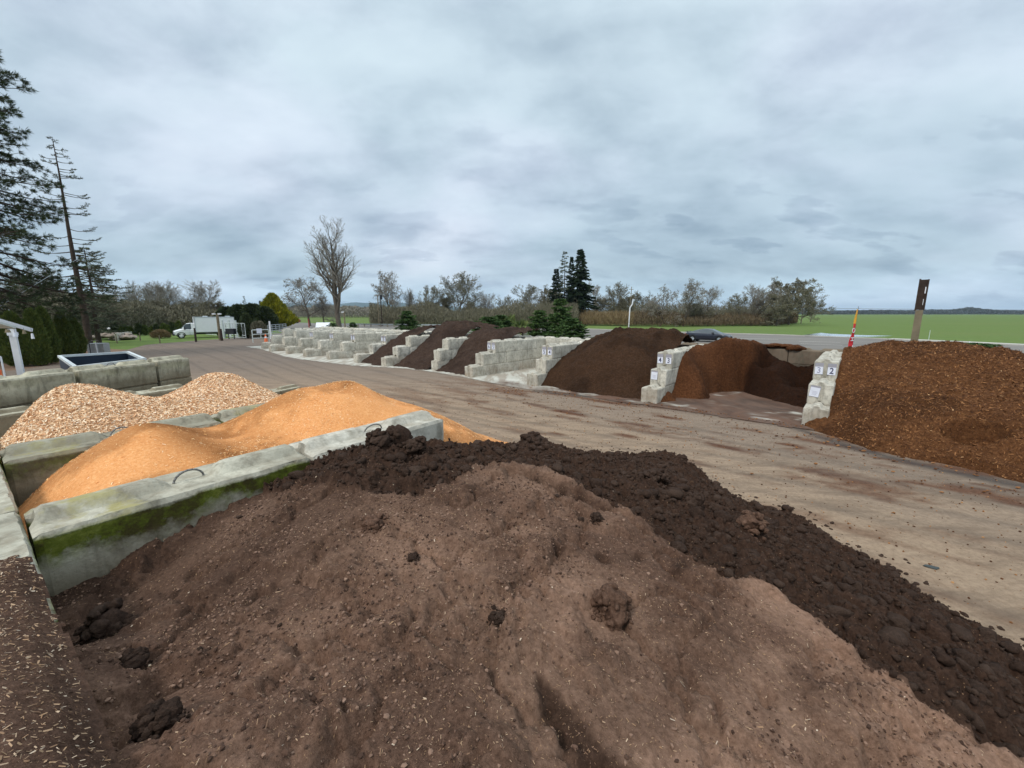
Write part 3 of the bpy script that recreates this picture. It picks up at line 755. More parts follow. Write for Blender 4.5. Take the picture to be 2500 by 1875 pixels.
# ---- the big soil heap in the foreground
def soilpts():
    C = []
    for px, py in ((175, 1435), (430, 1310), (610, 1215), (723, 1181), (748, 1165), (777, 1135), (828, 1122), (878, 1112)): C.append(ray_plane_t(px, py, -3.9))
    C.append(ray_plane_t(1075, 1110, -3.6))
    ridge = [(1200, 1135, 1.78), (1330, 1150, 1.70), (1450, 1200, 1.64), (1560, 1270, 1.60), (1650, 1330, 1.57), (1770, 1400, 1.53), (1900, 1450, 1.48), (2000, 1510, 1.45), (2150, 1620, 1.42), (2270, 1710, 1.40), (2400, 1790, 1.35), (2500, 1870, 1.28)]
    for p in ridge: C.append(stz(*p))
    sil = [(1110, 1118, 1.2), (1200, 1108, 1.15), (1300, 1100, 1.15), (1480, 1112, 1.02), (1640, 1112, .85), (1720, 1160, .75), (1830, 1230, .60), (1950, 1252, .46), (2080, 1345, .36), (2170, 1390, .30), (2280, 1470, .24), (2420, 1540, .20), (2500, 1590, .16)]
    for p in sil:
        s, t, z = stz(*p); C.append((s, t, z))
        d = math.hypot(s, t); k_ = 1 + (z / .62) / d; C.append((s * k_, t * k_, 0.0)); k_ = 1 + (z / .62 + 1.0) / d; C.append((s * k_, t * k_, -.45))
    for p in ((1250, 1875, 1.64), (700, 1875, 1.76), (330, 1875, 1.80), (1800, 1875, 1.55), (2250, 1900, 1.36), (1000, 1500, 1.70), (160, 1460, 1.36), (250, 1560, 1.44), (450, 1500, 1.53), (600, 1350, 1.60), (900, 1300, 1.72), (350, 1720, 1.60), (1400, 1500, 1.64), (1700, 1650, 1.52), (960, 1120, 1.84), (850, 1180, 1.80)): C.append(stz(*p))
    C += [(.1, 0., 1.62), (.1, 1.2, 1.35), (.1, 2.4, .85), (.1, 4, .1), (1.6, 1.9, 1.0), (1.2, 3.2, .4), (3.0, 2.0, .75), (3.5, 3.4, .1), (-.2, -1.5, 1.80), (.0, -2.6, 1.72), (1.2, 5, -.5), (4.2, 2.6, .35)]
    return C
f_soil = rbf(soilpts(), 0.01)
RIDGE = np.array([stz(*p)[:2] for p in [(700, 1165, 1.8), (900, 1200, 1.8), (1020, 1230, 1.78), (1090, 1185, 1.78), (1200, 1135, 1.78), (1330, 1150, 1.70), (1450, 1200, 1.64), (1560, 1270, 1.60), (1650, 1330, 1.57), (1770, 1400, 1.53), (1900, 1450, 1.48), (2000, 1510, 1.45), (2150, 1620, 1.42), (2270, 1710, 1.40), (2400, 1790, 1.35), (2500, 1870, 1.28), (2700, 2100, 1.2)]])
def clodness(s, t):
    """1 beyond the light crest (broken clods), 0 on the raked face"""
    d = np.full(np.shape(s), 1e9); sg = np.zeros(np.shape(s))
    for (s0, t0), (s1, t1) in zip(RIDGE[:-1], RIDGE[1:]):
        ds, dt = s1 - s0, t1 - t0; L2 = ds * ds + dt * dt
        k_ = np.clip(((s - s0) * ds + (t - t0) * dt) / L2, 0, 1)
        dd = np.hypot(s - s0 - k_ * ds, t - t0 - k_ * dt); cr = (s - s0) * dt - (t - t0) * ds
        m = dd < d; d = np.where(m, dd, d); sg = np.where(m, np.sign(cr), sg)
    w = .18 * (fbm(s * 3, t * 3, 71) - .5)
    return np.clip(.5 + (sg * d + w) / .06, 0, 1)
HOLES = [(1400, 1240, 1.55, .42, .14, .11, .15), (1330, 1205, 1.6, .25, .10, .09, .0), (1470, 1380, 1.58, .06, .05, .05, 0), (1365, 1370, 1.6, .05, .06, .03, .4), (1560, 1360, 1.6, .05, .09, .04, .3), (1660, 1385, 1.55, .06, .16, .035, .6)]
GASH = [stz(*p) for p in ((1315, 1670, 1.6), (1325, 1695, 1.6), (1350, 1730, 1.6), (1400, 1800, 1.58), (1450, 1880, 1.56), (1500, 1960, 1.54))]
def h_soil(s, t, detail=True):
    h = f_soil(s, t)
    cl = clodness(s, t)
    h = h + .052 * (fbm(s * 1.5, t * 1.5, 11, 5, .6) - .5)
    # step down behind the crest
    h = h - cl * .11 * sst(-3.2, -2.4, t)
    for (px, py, z, a, b, dep, rot) in HOLES:
        s0, t0, _ = stz(px, py, z); ds = s - s0; dt = t - t0
        c_, s_ = math.cos(rot), math.sin(rot); A_ = ds * c_ + dt * s_; B_ = -ds * s_ + dt * c_
        d = np.hypot(A_ / b, B_ / a); h = h - dep * np.clip(1 - d * d, 0, 1) * (0.8 + .4 * fbm(s * 14, t * 14, 3))
    dg = np.full(np.shape(s), 9.)
    for i, ((s0, t0, _), (s1, t1, _)) in enumerate(zip(GASH[:-1], GASH[1:])):
        ds, dt = s1 - s0, t1 - t0; k_ = np.clip(((s - s0) * ds + (t - t0) * dt) / (ds * ds + dt * dt), 0, 1)
        w = .020 + .013 * (i + k_)
        dg = np.minimum(dg, np.hypot(s - s0 - k_ * ds, t - t0 - k_ * dt) / w)
    dg = dg + 1.5 * (fbm(s * 9, t * 9, 27, 4, .6) - .5)
    wg_, kg_ = worley(s * 22, t * 22, 9)
    h = h - .050 * np.clip(1.3 - dg, 0, 1) * (0.6 + .8 * fbm(s * 18, t * 18, 6)) + .022 * np.clip(1.3 - dg, 0, 1) * np.clip(1 - wg_ * 1.3, 0, 1)
    if detail:
        n = fbm(s * 9, t * 9, 13, 5, .6) - .5
        h = h + n * (.034 + .04 * cl)
        rg_ = 1 - np.abs(2 * fbm(s * 2.2 + 3, t * 2.2, 17, 5, .55) - 1)
        h = h - .055 * sst(.90, .99, rg_) * (1 - cl)
        st_ = fbm(s * 3.1 + 1.3, t * 3.1, 19, 5, .6); h = h + .030 * sst(.50, .535, st_) + .022 * sst(.60, .62, st_)
        # crumbs
        for sc, am, sd in ((24, .018, 1), (44, .012, 2)):
            d, k_ = worley(s * sc, t * sc, sd)
            h = h + am * np.clip(1 - d * 1.5, 0, 1) * (k_ > .45) * (.45 + 1.2 * cl)
        d, k_ = worley(s * 8 + .3 * n, t * 8, 3)
        h = h + .065 * cl * np.sqrt(np.clip(1 - d * d * 1.7, 0, 1)) * (k_ > .2) * (0.4 + k_ * .6)
        d, k_ = worley(s * 15, t * 15, 4)
        h = h + .035 * cl * np.sqrt(np.clip(1 - d * d * 1.9, 0, 1)) * (k_ > .25)
        left = sst(.2, 1.0, s) * np.clip(sst(.44, .62, fbm(s * 1.1 + 5, t * 1.1, 51)), 0, 1) * (1 - cl)
        d, k_ = worley(s * 12, t * 12, 14)
        h = h + .030 * left * np.clip(1 - d * 1.4, 0, 1) * (k_ > .72)
    return h
def wet_shade_soil(s, t, h):
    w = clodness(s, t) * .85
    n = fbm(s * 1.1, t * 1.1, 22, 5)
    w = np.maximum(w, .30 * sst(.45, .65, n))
    w = np.maximum(w, .75 * sst(-2.9, -3.6, t) * sst(2.0, .6, s))                 # darker hollow by the wall corner
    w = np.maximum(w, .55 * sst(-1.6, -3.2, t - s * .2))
    for (px, py, z, a, b, dep, rot) in HOLES:  # shade of the hollows painted into the soil colour
        s0, t0, _ = stz(px, py, z); w = np.maximum(w, .95 * np.clip(1.4 - np.hypot((s - s0) / (b * 1.1), (t - t0) / (a * 1.1)), 0, 1) * (.4 + .9 * fbm(s * 12, t * 12, 4)))
    for i, ((s0, t0, _), (s1, t1, _)) in enumerate(zip(GASH[:-1], GASH[1:])):
        ds, dt = s1 - s0, t1 - t0; k_ = np.clip(((s - s0) * ds + (t - t0) * dt) / (ds * ds + dt * dt), 0, 1)
        w = np.maximum(w, .9 * np.clip(1.9 - np.hypot(s - s0 - k_ * ds, t - t0 - k_ * dt) / (.020 + .013 * (i + k_)) - 1.5 * (fbm(s * 9, t * 9, 27, 4, .6) - .5), 0, 1))
    return np.clip(w, 0, 1)
def keep_soil(s, t, h):
    onwall = (s < .12) & (s > -.45) & (h > 1.80)
    return (h > -.04) & (t > -3.93 - 3 * (s > 3.85)) & ((s > .09) | onwall)
rng = np.random.default_rng(4)
heap = grid_mesh('soil_heap', -.35, 9.2, -7.5, 4.2, 0.018, st2w, h_soil, M['soil'], keep=keep_soil, attrs={'wet': wet_shade_soil,
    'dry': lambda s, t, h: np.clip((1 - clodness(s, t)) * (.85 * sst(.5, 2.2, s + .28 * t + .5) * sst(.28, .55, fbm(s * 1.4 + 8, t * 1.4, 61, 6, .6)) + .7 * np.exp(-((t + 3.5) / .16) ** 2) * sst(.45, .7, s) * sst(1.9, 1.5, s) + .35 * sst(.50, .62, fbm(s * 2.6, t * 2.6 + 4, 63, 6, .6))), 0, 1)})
tag(heap, 'huge heap of dark brown crumbly soil filling the foreground', 'soil heap', 'heaps of bulk landscaping material')
mb = MB()
hs = lambda a, b: h_soil(a, b)
f_keep = lambda a, b, h: keep_soil(a, b, h) & (h > 0.02)
low = lambda a, b: np.clip(.25 + 1.1 * sst(.42, .62, fbm(a * 1.0 + 2, b * 1.0, 81, 4)), 0, 1) * (1 - .75 * clodness(a, b)) * (0.45 + .55 * sst(-3.2, -1.5, b))
scatter(mb, hs, st2w, 80000, .1, 4.4, -3.9, 2.0, (.004, .015), rng, f_keep, tones=(0, .85), dens=low, mi=0)
scatter(mb, hs, st2w, 3600, .1, 4.4, -3.9, 2.0, (.010, .032), rng, f_keep, tones=(.2, 1.0), dens=low, mi=0, aspect=.17, tilt=.7)
scatter(mb, hs, st2w, 260, .1, 5.5, -3.9, 2.6, (.007, .018), rng, f_keep, tones=(.85, 1), mi=0, aspect=.65)
o = mb.build('wood_slivers', M['sliver'], parent=heap); tag(o, kind='stuff')
mb = MB()
n = 15000; a = rng.uniform(.3, 9, n); b = rng.uniform(-7, 3.6, n); h = h_soil(a, b); c = clodness(a, b)
patch = sst(.50, .62, fbm(a * 1.1 + 5, b * 1.1, 51)) * sst(.3, 1., a)
ok = keep_soil(a, b, h) & (h > .02) & (rng.random(n) < c * .95 + .006 + .26 * patch ** 2)
a, b, h, c = a[ok], b[ok], h[ok], c[ok]
rr = (.008 + .060 * rng.random(len(a)) ** 4.5) * (.40 + .60 * c); big_ = (rng.random(len(a)) < .0028) & (c > .9); rr = np.where(big_, rng.uniform(.06, .11, len(a)), rr); x, y = st2w(a, b)
lumps(mb, np.stack([x, y, h + rr * .12], 1)[~big_], rr[~big_], rng, ICO2, 0, .7, .6); lumps(mb, np.stack([x, y, h - rr * .05], 1)[big_], rr[big_], rng, ICO4, 0, .7, .45)
# fine crumbs everywhere: many small angular bits
def crumbs(mb, hf, conv, n, lim, size, rng, keep, dens, mi=0):
    V0, F0 = ICO1; a = rng.uniform(lim[0], lim[1], n); b = rng.uniform(lim[2], lim[3], n); h = hf(a, b)
    ok = keep(a, b, h) & (rng.random(n) < dens(a, b)); a, b, h = a[ok], b[ok], h[ok]; n = len(a)
    x, y = conv(a, b); r_ = size[0] + (size[1] - size[0]) * rng.random(n) ** 3
    V = V0[None] * (1 + rng.normal(0, .22, (n, len(V0), 1))) * r_[:, None, None] * rng.uniform(.6, 1.2, (n, 1, 3)) + np.stack([x, y, h + r_ * .2], 1)[:, None]
    mb.add(V.reshape(-1, 3), (F0[None] + (np.arange(n) * len(V0))[:, None, None]).reshape(-1, 3), mi, np.repeat(rng.random(n), len(V0)))
crumbs(mb, h_soil, st2w, 60000, (.1, 9, -6.5, 3.4), (.006, .024), rng, lambda a, b, h: keep_soil(a, b, h) & (h > .02), lambda a, b: clodness(a, b))
mbc = MB()
crumbs(mbc, h_soil, st2w, 70000, (.1, 4.2, -3.9, 1.8), (.0028, .011), rng, lambda a, b, h: keep_soil(a, b, h), lambda a, b: (.12 + .88 * sst(.46, .62, fbm(a * 1.7, b * 1.7, 57, 6, .65))) * (1 - clodness(a, b)))
tag(mbc.build('crumbs', M['crumb'], parent=heap), kind='stuff')
# crumbs rolled out on the yard at the foot
n = 700; k_ = rng.integers(0, 12, n)
SF = np.array([stz(*p)[:2] for p in [(1110, 1098, .0), (1300, 1080, .0), (1480, 1095, .0), (1640, 1100, .0), (1720, 1150, .0), (1830, 1220, .0), (1950, 1240, .0), (2080, 1335, .0), (2170, 1380, .0), (2280, 1455, .0), (2420, 1530, .0), (2500, 1575, 0), (2600, 1640, 0)]])
f = rng.random((n, 1)); P = SF[k_] * (1 - f) + SF[k_ + 1] * f; P = P + P / np.linalg.norm(P, axis=1, keepdims=True) * (rng.normal(-.1, .22, (n, 1)))
rr = .006 + .028 * rng.random(n) ** 3; x, y = st2w(P[:, 0], P[:, 1]); lumps(mb, np.stack([x, y, rr * .4], 1), rr, rng, ICO2)
o = mb.build('clods', M['clod'], parent=heap, smooth=True); tag(o, kind='stuff')
# the clods one can tell apart
def clod(px, py, z, r, label, flat=.75, mat='clod', sink=.3, rough=.35, base=ICO4, seed=0):
    """a broken clod: one core with many smaller crumbs caked onto it"""
    p = at(px, py, z); s, t = w2st(p[0], p[1]); h = float(h_soil(np.array([s]), np.array([t]))[0])
    e = MB(); rg_ = np.random.default_rng(seed + int(px)); lumps(e, [np.zeros(3)], [r], rg_, base, 0, flat, rough)
    m_ = 46; a = rg_.uniform(0, 6.28, m_); el = rg_.uniform(-.5, 1.2, m_); k_ = rg_.uniform(.75, 1.02, m_)
    P = np.stack([np.cos(a) * np.cos(el), np.sin(a) * np.cos(el), np.sin(el) * flat], 1) * r * k_[:, None]
    lumps(e, P, r * rg_.uniform(.10, .34, m_), rg_, ICO3, 0, .8, .45)
    m_ = 60; a = rg_.uniform(0, 6.28, m_); k_ = rg_.uniform(.8, 1.25, m_); P = np.stack([np.cos(a) * r * k_, np.sin(a) * r * k_, np.full(m_, -r * (flat - sink) + .0)], 1)
    sh = h_soil(s + (P[:, 0] * math.sin(A36) + P[:, 1] * math.cos(A36)), t + (P[:, 0] * math.cos(A36) - P[:, 1] * math.sin(A36))) - h
    P[:, 2] += np.clip(sh, -r, r) + .004; lumps(e, P, r * rg_.uniform(.05, .17, m_), rg_, ICO2, 0, .8, .45)
    o = e.build('soil_clod', M[mat], smooth=True, loc=(p[0], p[1], max(h, 0) + r * (flat - sink)))
    addattr(o, 'wet', np.full(len(o.data.vertices), .2)); addattr(o, 'dry', np.zeros(len(o.data.vertices)))
    return tag(o, label, 'soil clod', 'large clods lying on the soil heap')
clod(1300, 1092, 1.2, .20, 'largest near-black clod standing on the far crest of the soil heap', .72, seed=3)
clod(965, 1085, 1.92, .125, 'knobbly clod crowning the peak before the clean concrete divider', .95)
clod(925, 1105, 1.88, .11, 'clod just left of the knobbly peak clod', .8)
clod(1015, 1110, 1.86, .10, 'clod just right of the knobbly peak clod', .8)
clod(1492, 1490, 1.62, .095, 'brown pyramid shaped clod on the light face right of centre', 1.1, sink=.45, mat='soil', rough=.2, seed=5)
clod(262, 1545, 1.45, .115, 'rounded black clod in the hollow at lower left', 1.0, sink=.5, rough=.22, seed=2)
clod(330, 1650, 1.55, .055, 'crumbling clod below the rounded black clod at lower left', .7)
clod(395, 1800, 1.68, .07, 'black clod near the bottom left of the soil heap', .8, sink=.6)
clod(1215, 1510, 1.66, .045, 'dark crumb cluster in the middle of the light face', .7)
clod(1250, 1285, 1.70, .030, 'small round clod high on the light face', .8, mat='soil')
clod(915, 1275, 1.75, .085, 'flat topped clod left of the light crest', .7, mat='soil')
clod(1010, 1370, 1.70, .035, 'small black clod with an elongated shape left of centre', .6)
clod(1455, 1290, 1.62, .045, 'grey clod in the hollow near the crest', .7)
clod(1830, 1340, 1.2, .11, 'round reddish clod wedged at the edge of the light crest', .9, mat='soil', seed=8)
clod(1690, 1260, 1.3, .085, 'grey brown clod where the light crest meets the broken clods', .8)
clod(1600, 1215, 1.2, .12, 'broad dark clod half buried in the far slope', .6)
clod(2185, 1300 + 40, 0.4, .075, 'clod jutting from the outer edge of the heap at right', .8)
clod(1890, 1465, 1.2, .05, 'pale stone like clod beside the light crest at right', .7)

# soil spilled over the top of the near wall
def h_spill(s, t):
    edge = sst(-3.85, -3.2, t) * (0.35 + 1.0 * fbm(s * 3, t * 3, 91)) * sst(-.50, -.20, s + .12 * fbm(t * 3, s * 3, 8)) + sst(-3.0, -1.6, t) * .7 * sst(-.45, -.2, s)
    h = .075 * edge * sst(.13, .0, s + .03 * (fbm(t * 9, s * 0, 4) - .5)) + .05 * sst(-2.9, -1.2, t)
    ridge = .05 * np.exp(-((s + .10) / .07) ** 2) * sst(-3.6, -3.0, t)
    n = .022 * (fbm(s * 12, t * 12, 15, 4, .6) - .55)
    d, k_ = worley(s * 26, t * 26, 5)
    return 1.815 + h + ridge + n + .009 * np.clip(1 - d * 1.5, 0, 1) * (k_ > .5)
sp_keep = lambda s, t, h: (h > 1.832) & (s > -.52) & (s < .11)
spill = grid_mesh('soil_spill', -.54, .13, -4.4, 2.4, 0.014, st2w, h_spill, M['soil'], keep=sp_keep, attrs={'wet': lambda s, t, h: .55 + .4 * (fbm(s * 4, t * 4, 5) - .6) - .5 * np.exp(-((s + .10) / .06) ** 2)})
tag(spill, 'layer of spilled soil and wood bits on top of the near wall at lower left', 'spilled soil')
mb = MB()
scatter(mb, h_spill, st2w, 16000, -.5, .1, -4.2, .5, (.004, .022), rng, lambda a, b, h: h > 1.83, tones=(.3, 1), mi=0, aspect=.28, tilt=.6)
tag(mb.build('wood_slivers', M['sliver'], parent=spill), kind='stuff')

# ---- orange sawdust heap
def orange_pts():
    C = [ray_plane_t(130, 1155, -6.12), ray_plane_t(45, 1240, -6.12)]
    for p in ((280, 1060), (340, 1033), (440, 1040), (600, 1012)): C.append(ray_plane_t(*p, -5.6))
    C += [ray_plane_t(700, 960, -5.6), ray_plane_t(760, 945, -5.6), ray_plane_t(850, 930, -5.6), ray_plane_t(900, 950, -5.4), ray_plane_t(960, 985, -5.3)]
    C += [stz(1010, 986, 1.72), stz(1080, 1028, 1.2), stz(1180, 1062, .45), stz(1250, 1082, .05), stz(1310, 1100, -.1)]
    for s in (.3, 1.0, 1.7, 2.4, 3.0): C.append((s, -4.5, 1.74))
    C += [(.12, -4.7, 1.50), (.12, -5.4, 1.42), (1.0, -6.12, 1.78), (1.6, -6.12, 1.76), (2.2, -6.12, 1.80), (2.8, -6.2, 1.95), (3.4, -6.3, 2.0), (3.7, -4.5, 1.72), (2.2, -5.0, 1.84), (3.0, -5.0, 2.04), (3.2, -5.5, 2.12), (1.75, -5.4, 1.80), (1.3, -5.0, 1.9), (1.9, -5.2, 1.86),
          (4.4, -4.2, 1.45), (4.4, -3.4, .95), (5.6, -3.2, .25), (6.6, -4.0, .05), (7.4, -5.0, -.1), (4.3, -6.8, 1.45), (4.6, -7.6, .8), (5.5, -8.0, .2), (6.8, -7.2, -.1), (5.6, -6.6, .95), (5.2, -2.4, -.1), (8.4, -6.2, -.7), (4.3, -9, .0), (4.2, -2.8, .5)]
    return C
f_or = rbf(orange_pts(), .006)
def h_or(s, t):
    return f_or(s, t) + .05 * (fbm(s * 1.1, t * 1.1, 33, 3) - .5) + .006 * (fbm(s * 14, t * 14, 35, 4) - .5)
keep_or = lambda s, t, h: (h > -.02) & (((t > -6.16) & (t < -4.5)) | (s > 3.86)) & (s > .08)
orh = grid_mesh('sawdust_heap', .08, 9, -9.5, -2.0, 0.03, st2w, h_or, M['sawdust'], keep=keep_or, attrs={'wet': lambda s, t, h: .55 * sst(.44, .60, fbm(s * 1.1 + 3, t * 1.4, 44, 7, .65)) + .55 * np.clip(1.2 - np.hypot((s - 1.55 - .35 * (t + 4.6)) / .28, (t + 5.0) / .9), 0, 1) + .6 * np.clip(1.2 - np.hypot((s - 3.35) / .22, (t + 5.6) / .5), 0, 1) + .25 * sst(.9, 1.3, s) * sst(2.4, 1.9, s)})
tag(orh, 'smooth bright orange sawdust heap spilling past the near divider', 'sawdust heap', 'heaps of bulk landscaping material')
mb = MB(); ok_or = lambda a, b, h: keep_or(a, b, h) & (h > .01)
scatter(mb, h_or, st2w, 95000, .1, 8, -8, -2.8, (.010, .034), rng, ok_or, tones=(0, 1), mi=0, aspect=.22, dens=lambda a, b: .15 + .9 * sst(.4, .60, fbm(a * 1.1, b * 1.1, 45, 6, .65)), lift=.006)
tag(mb.build('wood_slivers', M['orange_chip'], parent=orh), kind='stuff')

# ---- pale wood chips heap
def chip_pts():
    C = [stz(0, 1085, 1.72), stz(60, 1028, 1.78), stz(100, 1008, 1.82), stz(165, 965, 1.93), stz(210, 954, 1.98), stz(250, 957, 1.98), stz(310, 970, 1.90), stz(380, 975, 1.86), stz(440, 950, 1.92), stz(500, 921, 2.05), stz(545, 914, 2.08), stz(590, 922, 2.02), stz(630, 945, 1.80), stz(668, 962, 1.6)]
    D = []
    for s, t, z in C: D.append((s + .15, t - 1.4, z - .85)); D.append((s + .2, t - 2.8, z - 1.85))
    for s in (.4, 1.1, 1.8, 2.5, 3.2): D.append((s, -6.8, 1.77))
    D += [(3.9, -7.2, 1.25), (4.8, -8.0, .7), (6.0, -8.6, 0), (5, -7, .4), (5.4, -9.8, 0), (7, -8, -.5)]
    return C + D
f_ch = rbf(chip_pts(), .01)
h_ch = lambda s, t: f_ch(s, t) + .05 * (fbm(s * 2, t * 2, 37, 4) - .5) + .02 * (fbm(s * 10, t * 10, 38, 3) - .5)
keep_ch = lambda s, t, h: (h > -.02) & ((t < -6.74) | (s > 3.86)) & (s > .05)
chh = grid_mesh('wood_chip_heap', .05, 7, -12.3, -5.6, 0.04, st2w, h_ch, M['chipbase'], keep=keep_ch)
tag(chh, 'heap of pale yellowish wood chips with two humps at left', 'wood chip heap', 'heaps of bulk landscaping material')
mb = MB()
scatter(mb, h_ch, st2w, 110000, .05, 5.5, -11.0, -6.3, (.016, .055), rng, lambda a, b, h: keep_ch(a, b, h) & (h > .3), tones=(0, 1), mi=0, aspect=.33, tilt=.9, lift=.012)
tag(mb.build('wood_chips', M['pale_chip'], parent=chh), kind='stuff')

# ---- heaps in the numbered bays (row frame u,v)
def bay_heap(name, pts, lim, mat, label, cat, seed, rough=.10, step=.05, wetf=None, clip=None, smooth=.01, lump=.03, extra=None, cap=9.0):
    f = rbf(pts, smooth)
    def hf(u, v):
        n = fbm(u * 1.6, v * 1.6, seed, 5, .55) - .5
        d, k_ = worley(u * 5, v * 5, seed + 3)
        r2 = fbm(u * 4.5, v * 4.5, seed + 21, 5, .62) - .5
        g_ = f(u, v); g_ = np.where(g_ > cap - .3, cap - .3 + .3 * np.tanh((g_ - cap + .3) / .6), g_)
        return g_ + rough * (n + .55 * r2) + lump * np.clip(1 - d * 1.3, 0, 1) * (k_ > .5) + (extra(u, v) if extra else 0)
    kp = lambda u, v, h: (h > -.03) & (clip(u, v, h) if clip else True)
    o = grid_mesh(name, *lim, step, uv2w, hf, mat, keep=kp, attrs={'wet': wetf or (lambda u, v, h: .5 * sst(.5, .7, fbm(u * .9, v * .9, seed + 9)))})
    tag(o, label, cat, 'heaps of bulk landscaping material')
    return o, hf, kp
pv, pz = ray_plane_v, uvz
# bay 2: red bark
def b2foot(u): return float(np.interp(u, (-.7, .25, .96, 1.9, 2.7, 5, 9, 12), (13.8, 12.8, 12.5, 12.2, 12.0, 11.6, 11.3, 11.1)))
B2 = [(-.45, 15.0, .85), (-.45, 16.2, 1.45), (-.3, 18, 1.85), (-.3, 20, 1.9),
      pv(2110, 848, 18.3), pv(2150, 842, 18.3), pv(2210, 840, 18.3), pv(2280, 840, 18.3), pv(2350, 843, 18.3), pv(2400, 858, 18.0), pv(2430, 854, 17.6), pv(2480, 872, 17.0), pv(2520, 885, 17),
      (0.2, 20.2, 1.9), (1.5, 20.2, 2.0), (3, 20.2, 1.9), (5, 20.2, 1.7), (9, 20.2, 1.2), (9, 17, 1.2)]
for u_ in (-.4, .4, 1.2, 2.1, 3.2, 4.8, 7, 10):
    k_ = 1.0 if u_ > 0 else .8; vf = b2foot(u_)
    B2 += [(u_, vf, 0), (u_, vf - 1.0, -.6), (u_, vf + .9, .62 * k_), (u_, vf + 2.1, 1.15 * k_)]
    if u_ > 0: B2 += [(u_, vf + 3.6, 1.62 - .03 * u_)]
def bark_darkness(u, v, h):
    w = .45 * sst(.48, .68, fbm(u * .8, v * .9 + h, 77))
    for px, py, z, a, b in ((2180, 1080, .45, 1.1, .35), (2390, 1000, 1.4, .45, .3), (2280, 1090, .5, .9, .3)):  # darker in the scooped cuts
        u0, v0, _ = uvz(px, py, z); w = np.maximum(w, np.clip(1.35 - np.hypot((u - u0) / a, (v - v0) / b), 0, 1) * .95)
    return np.clip(w, 0, 1)
def bark_cuts(u, v):
    h = 0 * u
    for px, py, z, a, b, dep in ((2390, 1002, 1.15, .50, .30, .45), (2180, 1085, .40, 1.0, .42, .26), (2290, 1095, .4, .8, .3, .20), (2470, 900, 1.6, .5, .4, .15), (2100, 930, 1.2, .3, .5, .10)):
        u0, v0, _ = uvz(px, py, z); d = np.hypot((u - u0) / a, (v - v0) / b) + .5 * (fbm(u * 3, v * 3, 4) - .5)
        h = h - dep * sst(1.1, .75, d)
    return h + .12 * (fbm(u * 3.2, v * 3.2, 66, 5, .65) - .5)
o2, hf2, kp2 = bay_heap('bark_heap', B2, (-1.0, 12, 9, 20.25), M['bark'], 'wide heap of coarse reddish bark at the right edge beyond the 2 sign', 'bark heap', 101, .22, .05, bark_darkness, clip=lambda u, v, h: (u > -.45) | ((v < 14.14) & (u > -1.0)), lump=.07, extra=bark_cuts)
mb = MB()
scatter(mb, hf2, uv2w, 60000, -.4, 7.5, 10, 19.5, (.02, .085), rng, lambda a, b, h: (h > .02) & (a > -.4), tones=(0, .62), mi=0, aspect=.28, tilt=.9, lift=.010)
scatter(mb, hf2, uv2w, 700, -.4, 7.5, 10, 19.5, (.02, .06), rng, lambda a, b, h: (h > .02) & (a > -.4), tones=(.8, 1), mi=0, aspect=.4, tilt=.6, lift=.015)
tag(mb.build('bark_shreds', M['bark_chip'], parent=o2), kind='stuff')
# bay 3: red brown mulch, dug away at the right
B3 = [pz(1655, 972, 0), pz(1720, 966, 0), pz(1770, 958, 0), pz(1810, 955, 0), pz(1860, 957, 0), pz(1930, 962, 0), pz(1850, 985, -.2), pz(1960, 985, -.2), (-1.3, 15, -.7), (-3, 14.6, -.7), (-5.3, 14.5, -.05), (-5.3, 13.6, -.6),
      pv(1880, 886, 19.4), pv(1930, 888, 19.5), pv(1975, 890, 19.6), (-2.2, 20.2, 1.22), (-1.4, 20.2, 1.2), (-2.0, 18.5, .55), (-1.4, 18.4, .5), (-2.7, 18.4, .62), (-2.9, 20.2, 1.5), (-3.1, 19.0, 1.25),
      (-5.3, 15.2, .35), (-5.35, 16.2, 1.05), (-5.3, 17.2, 1.66), pv(1700, 856, 17.8), pv(1735, 841, 18.4), pv(1748, 833, 18.6), pv(1772, 828, 18.8), pv(1800, 825, 19.0), pv(1828, 823, 19.2), pv(1850, 834, 19.6), pv(1868, 850, 19.7),
      (-4.6, 20.0, 1.92), (-3.9, 20.0, 2.1), (-5.3, 19, 1.70), (-5.3, 20, 1.64), (-4.6, 16.9, .95), (-4.9, 18.0, 1.60), (-4.9, 17.0, 1.15)]
def wet_shade3(u, v, h): return np.clip(.35 * sst(.45, .7, fbm(u, v, 7)) + 1. * sst(-.45, .05, (u + 3.65) - .327 * (v - 17.6) + .5 * (fbm(u * 2, v * 2 + h, 8, 5) - .5)) , 0, 1)  # near-black right side: moist mulch with the recess shade painted in
bay_heap('mulch_heap', B3, (-5.36, -1.1, 13.8, 20.28), M['red_mulch'], 'red brown mulch heap dug out at its right, between the signs 3 and 3', 'mulch heap', 131, .30, .045, wet_shade3, smooth=.04, cap=2.20, clip=lambda u, v, h: (u > -5.38) & (u < -1.12), lump=.04)
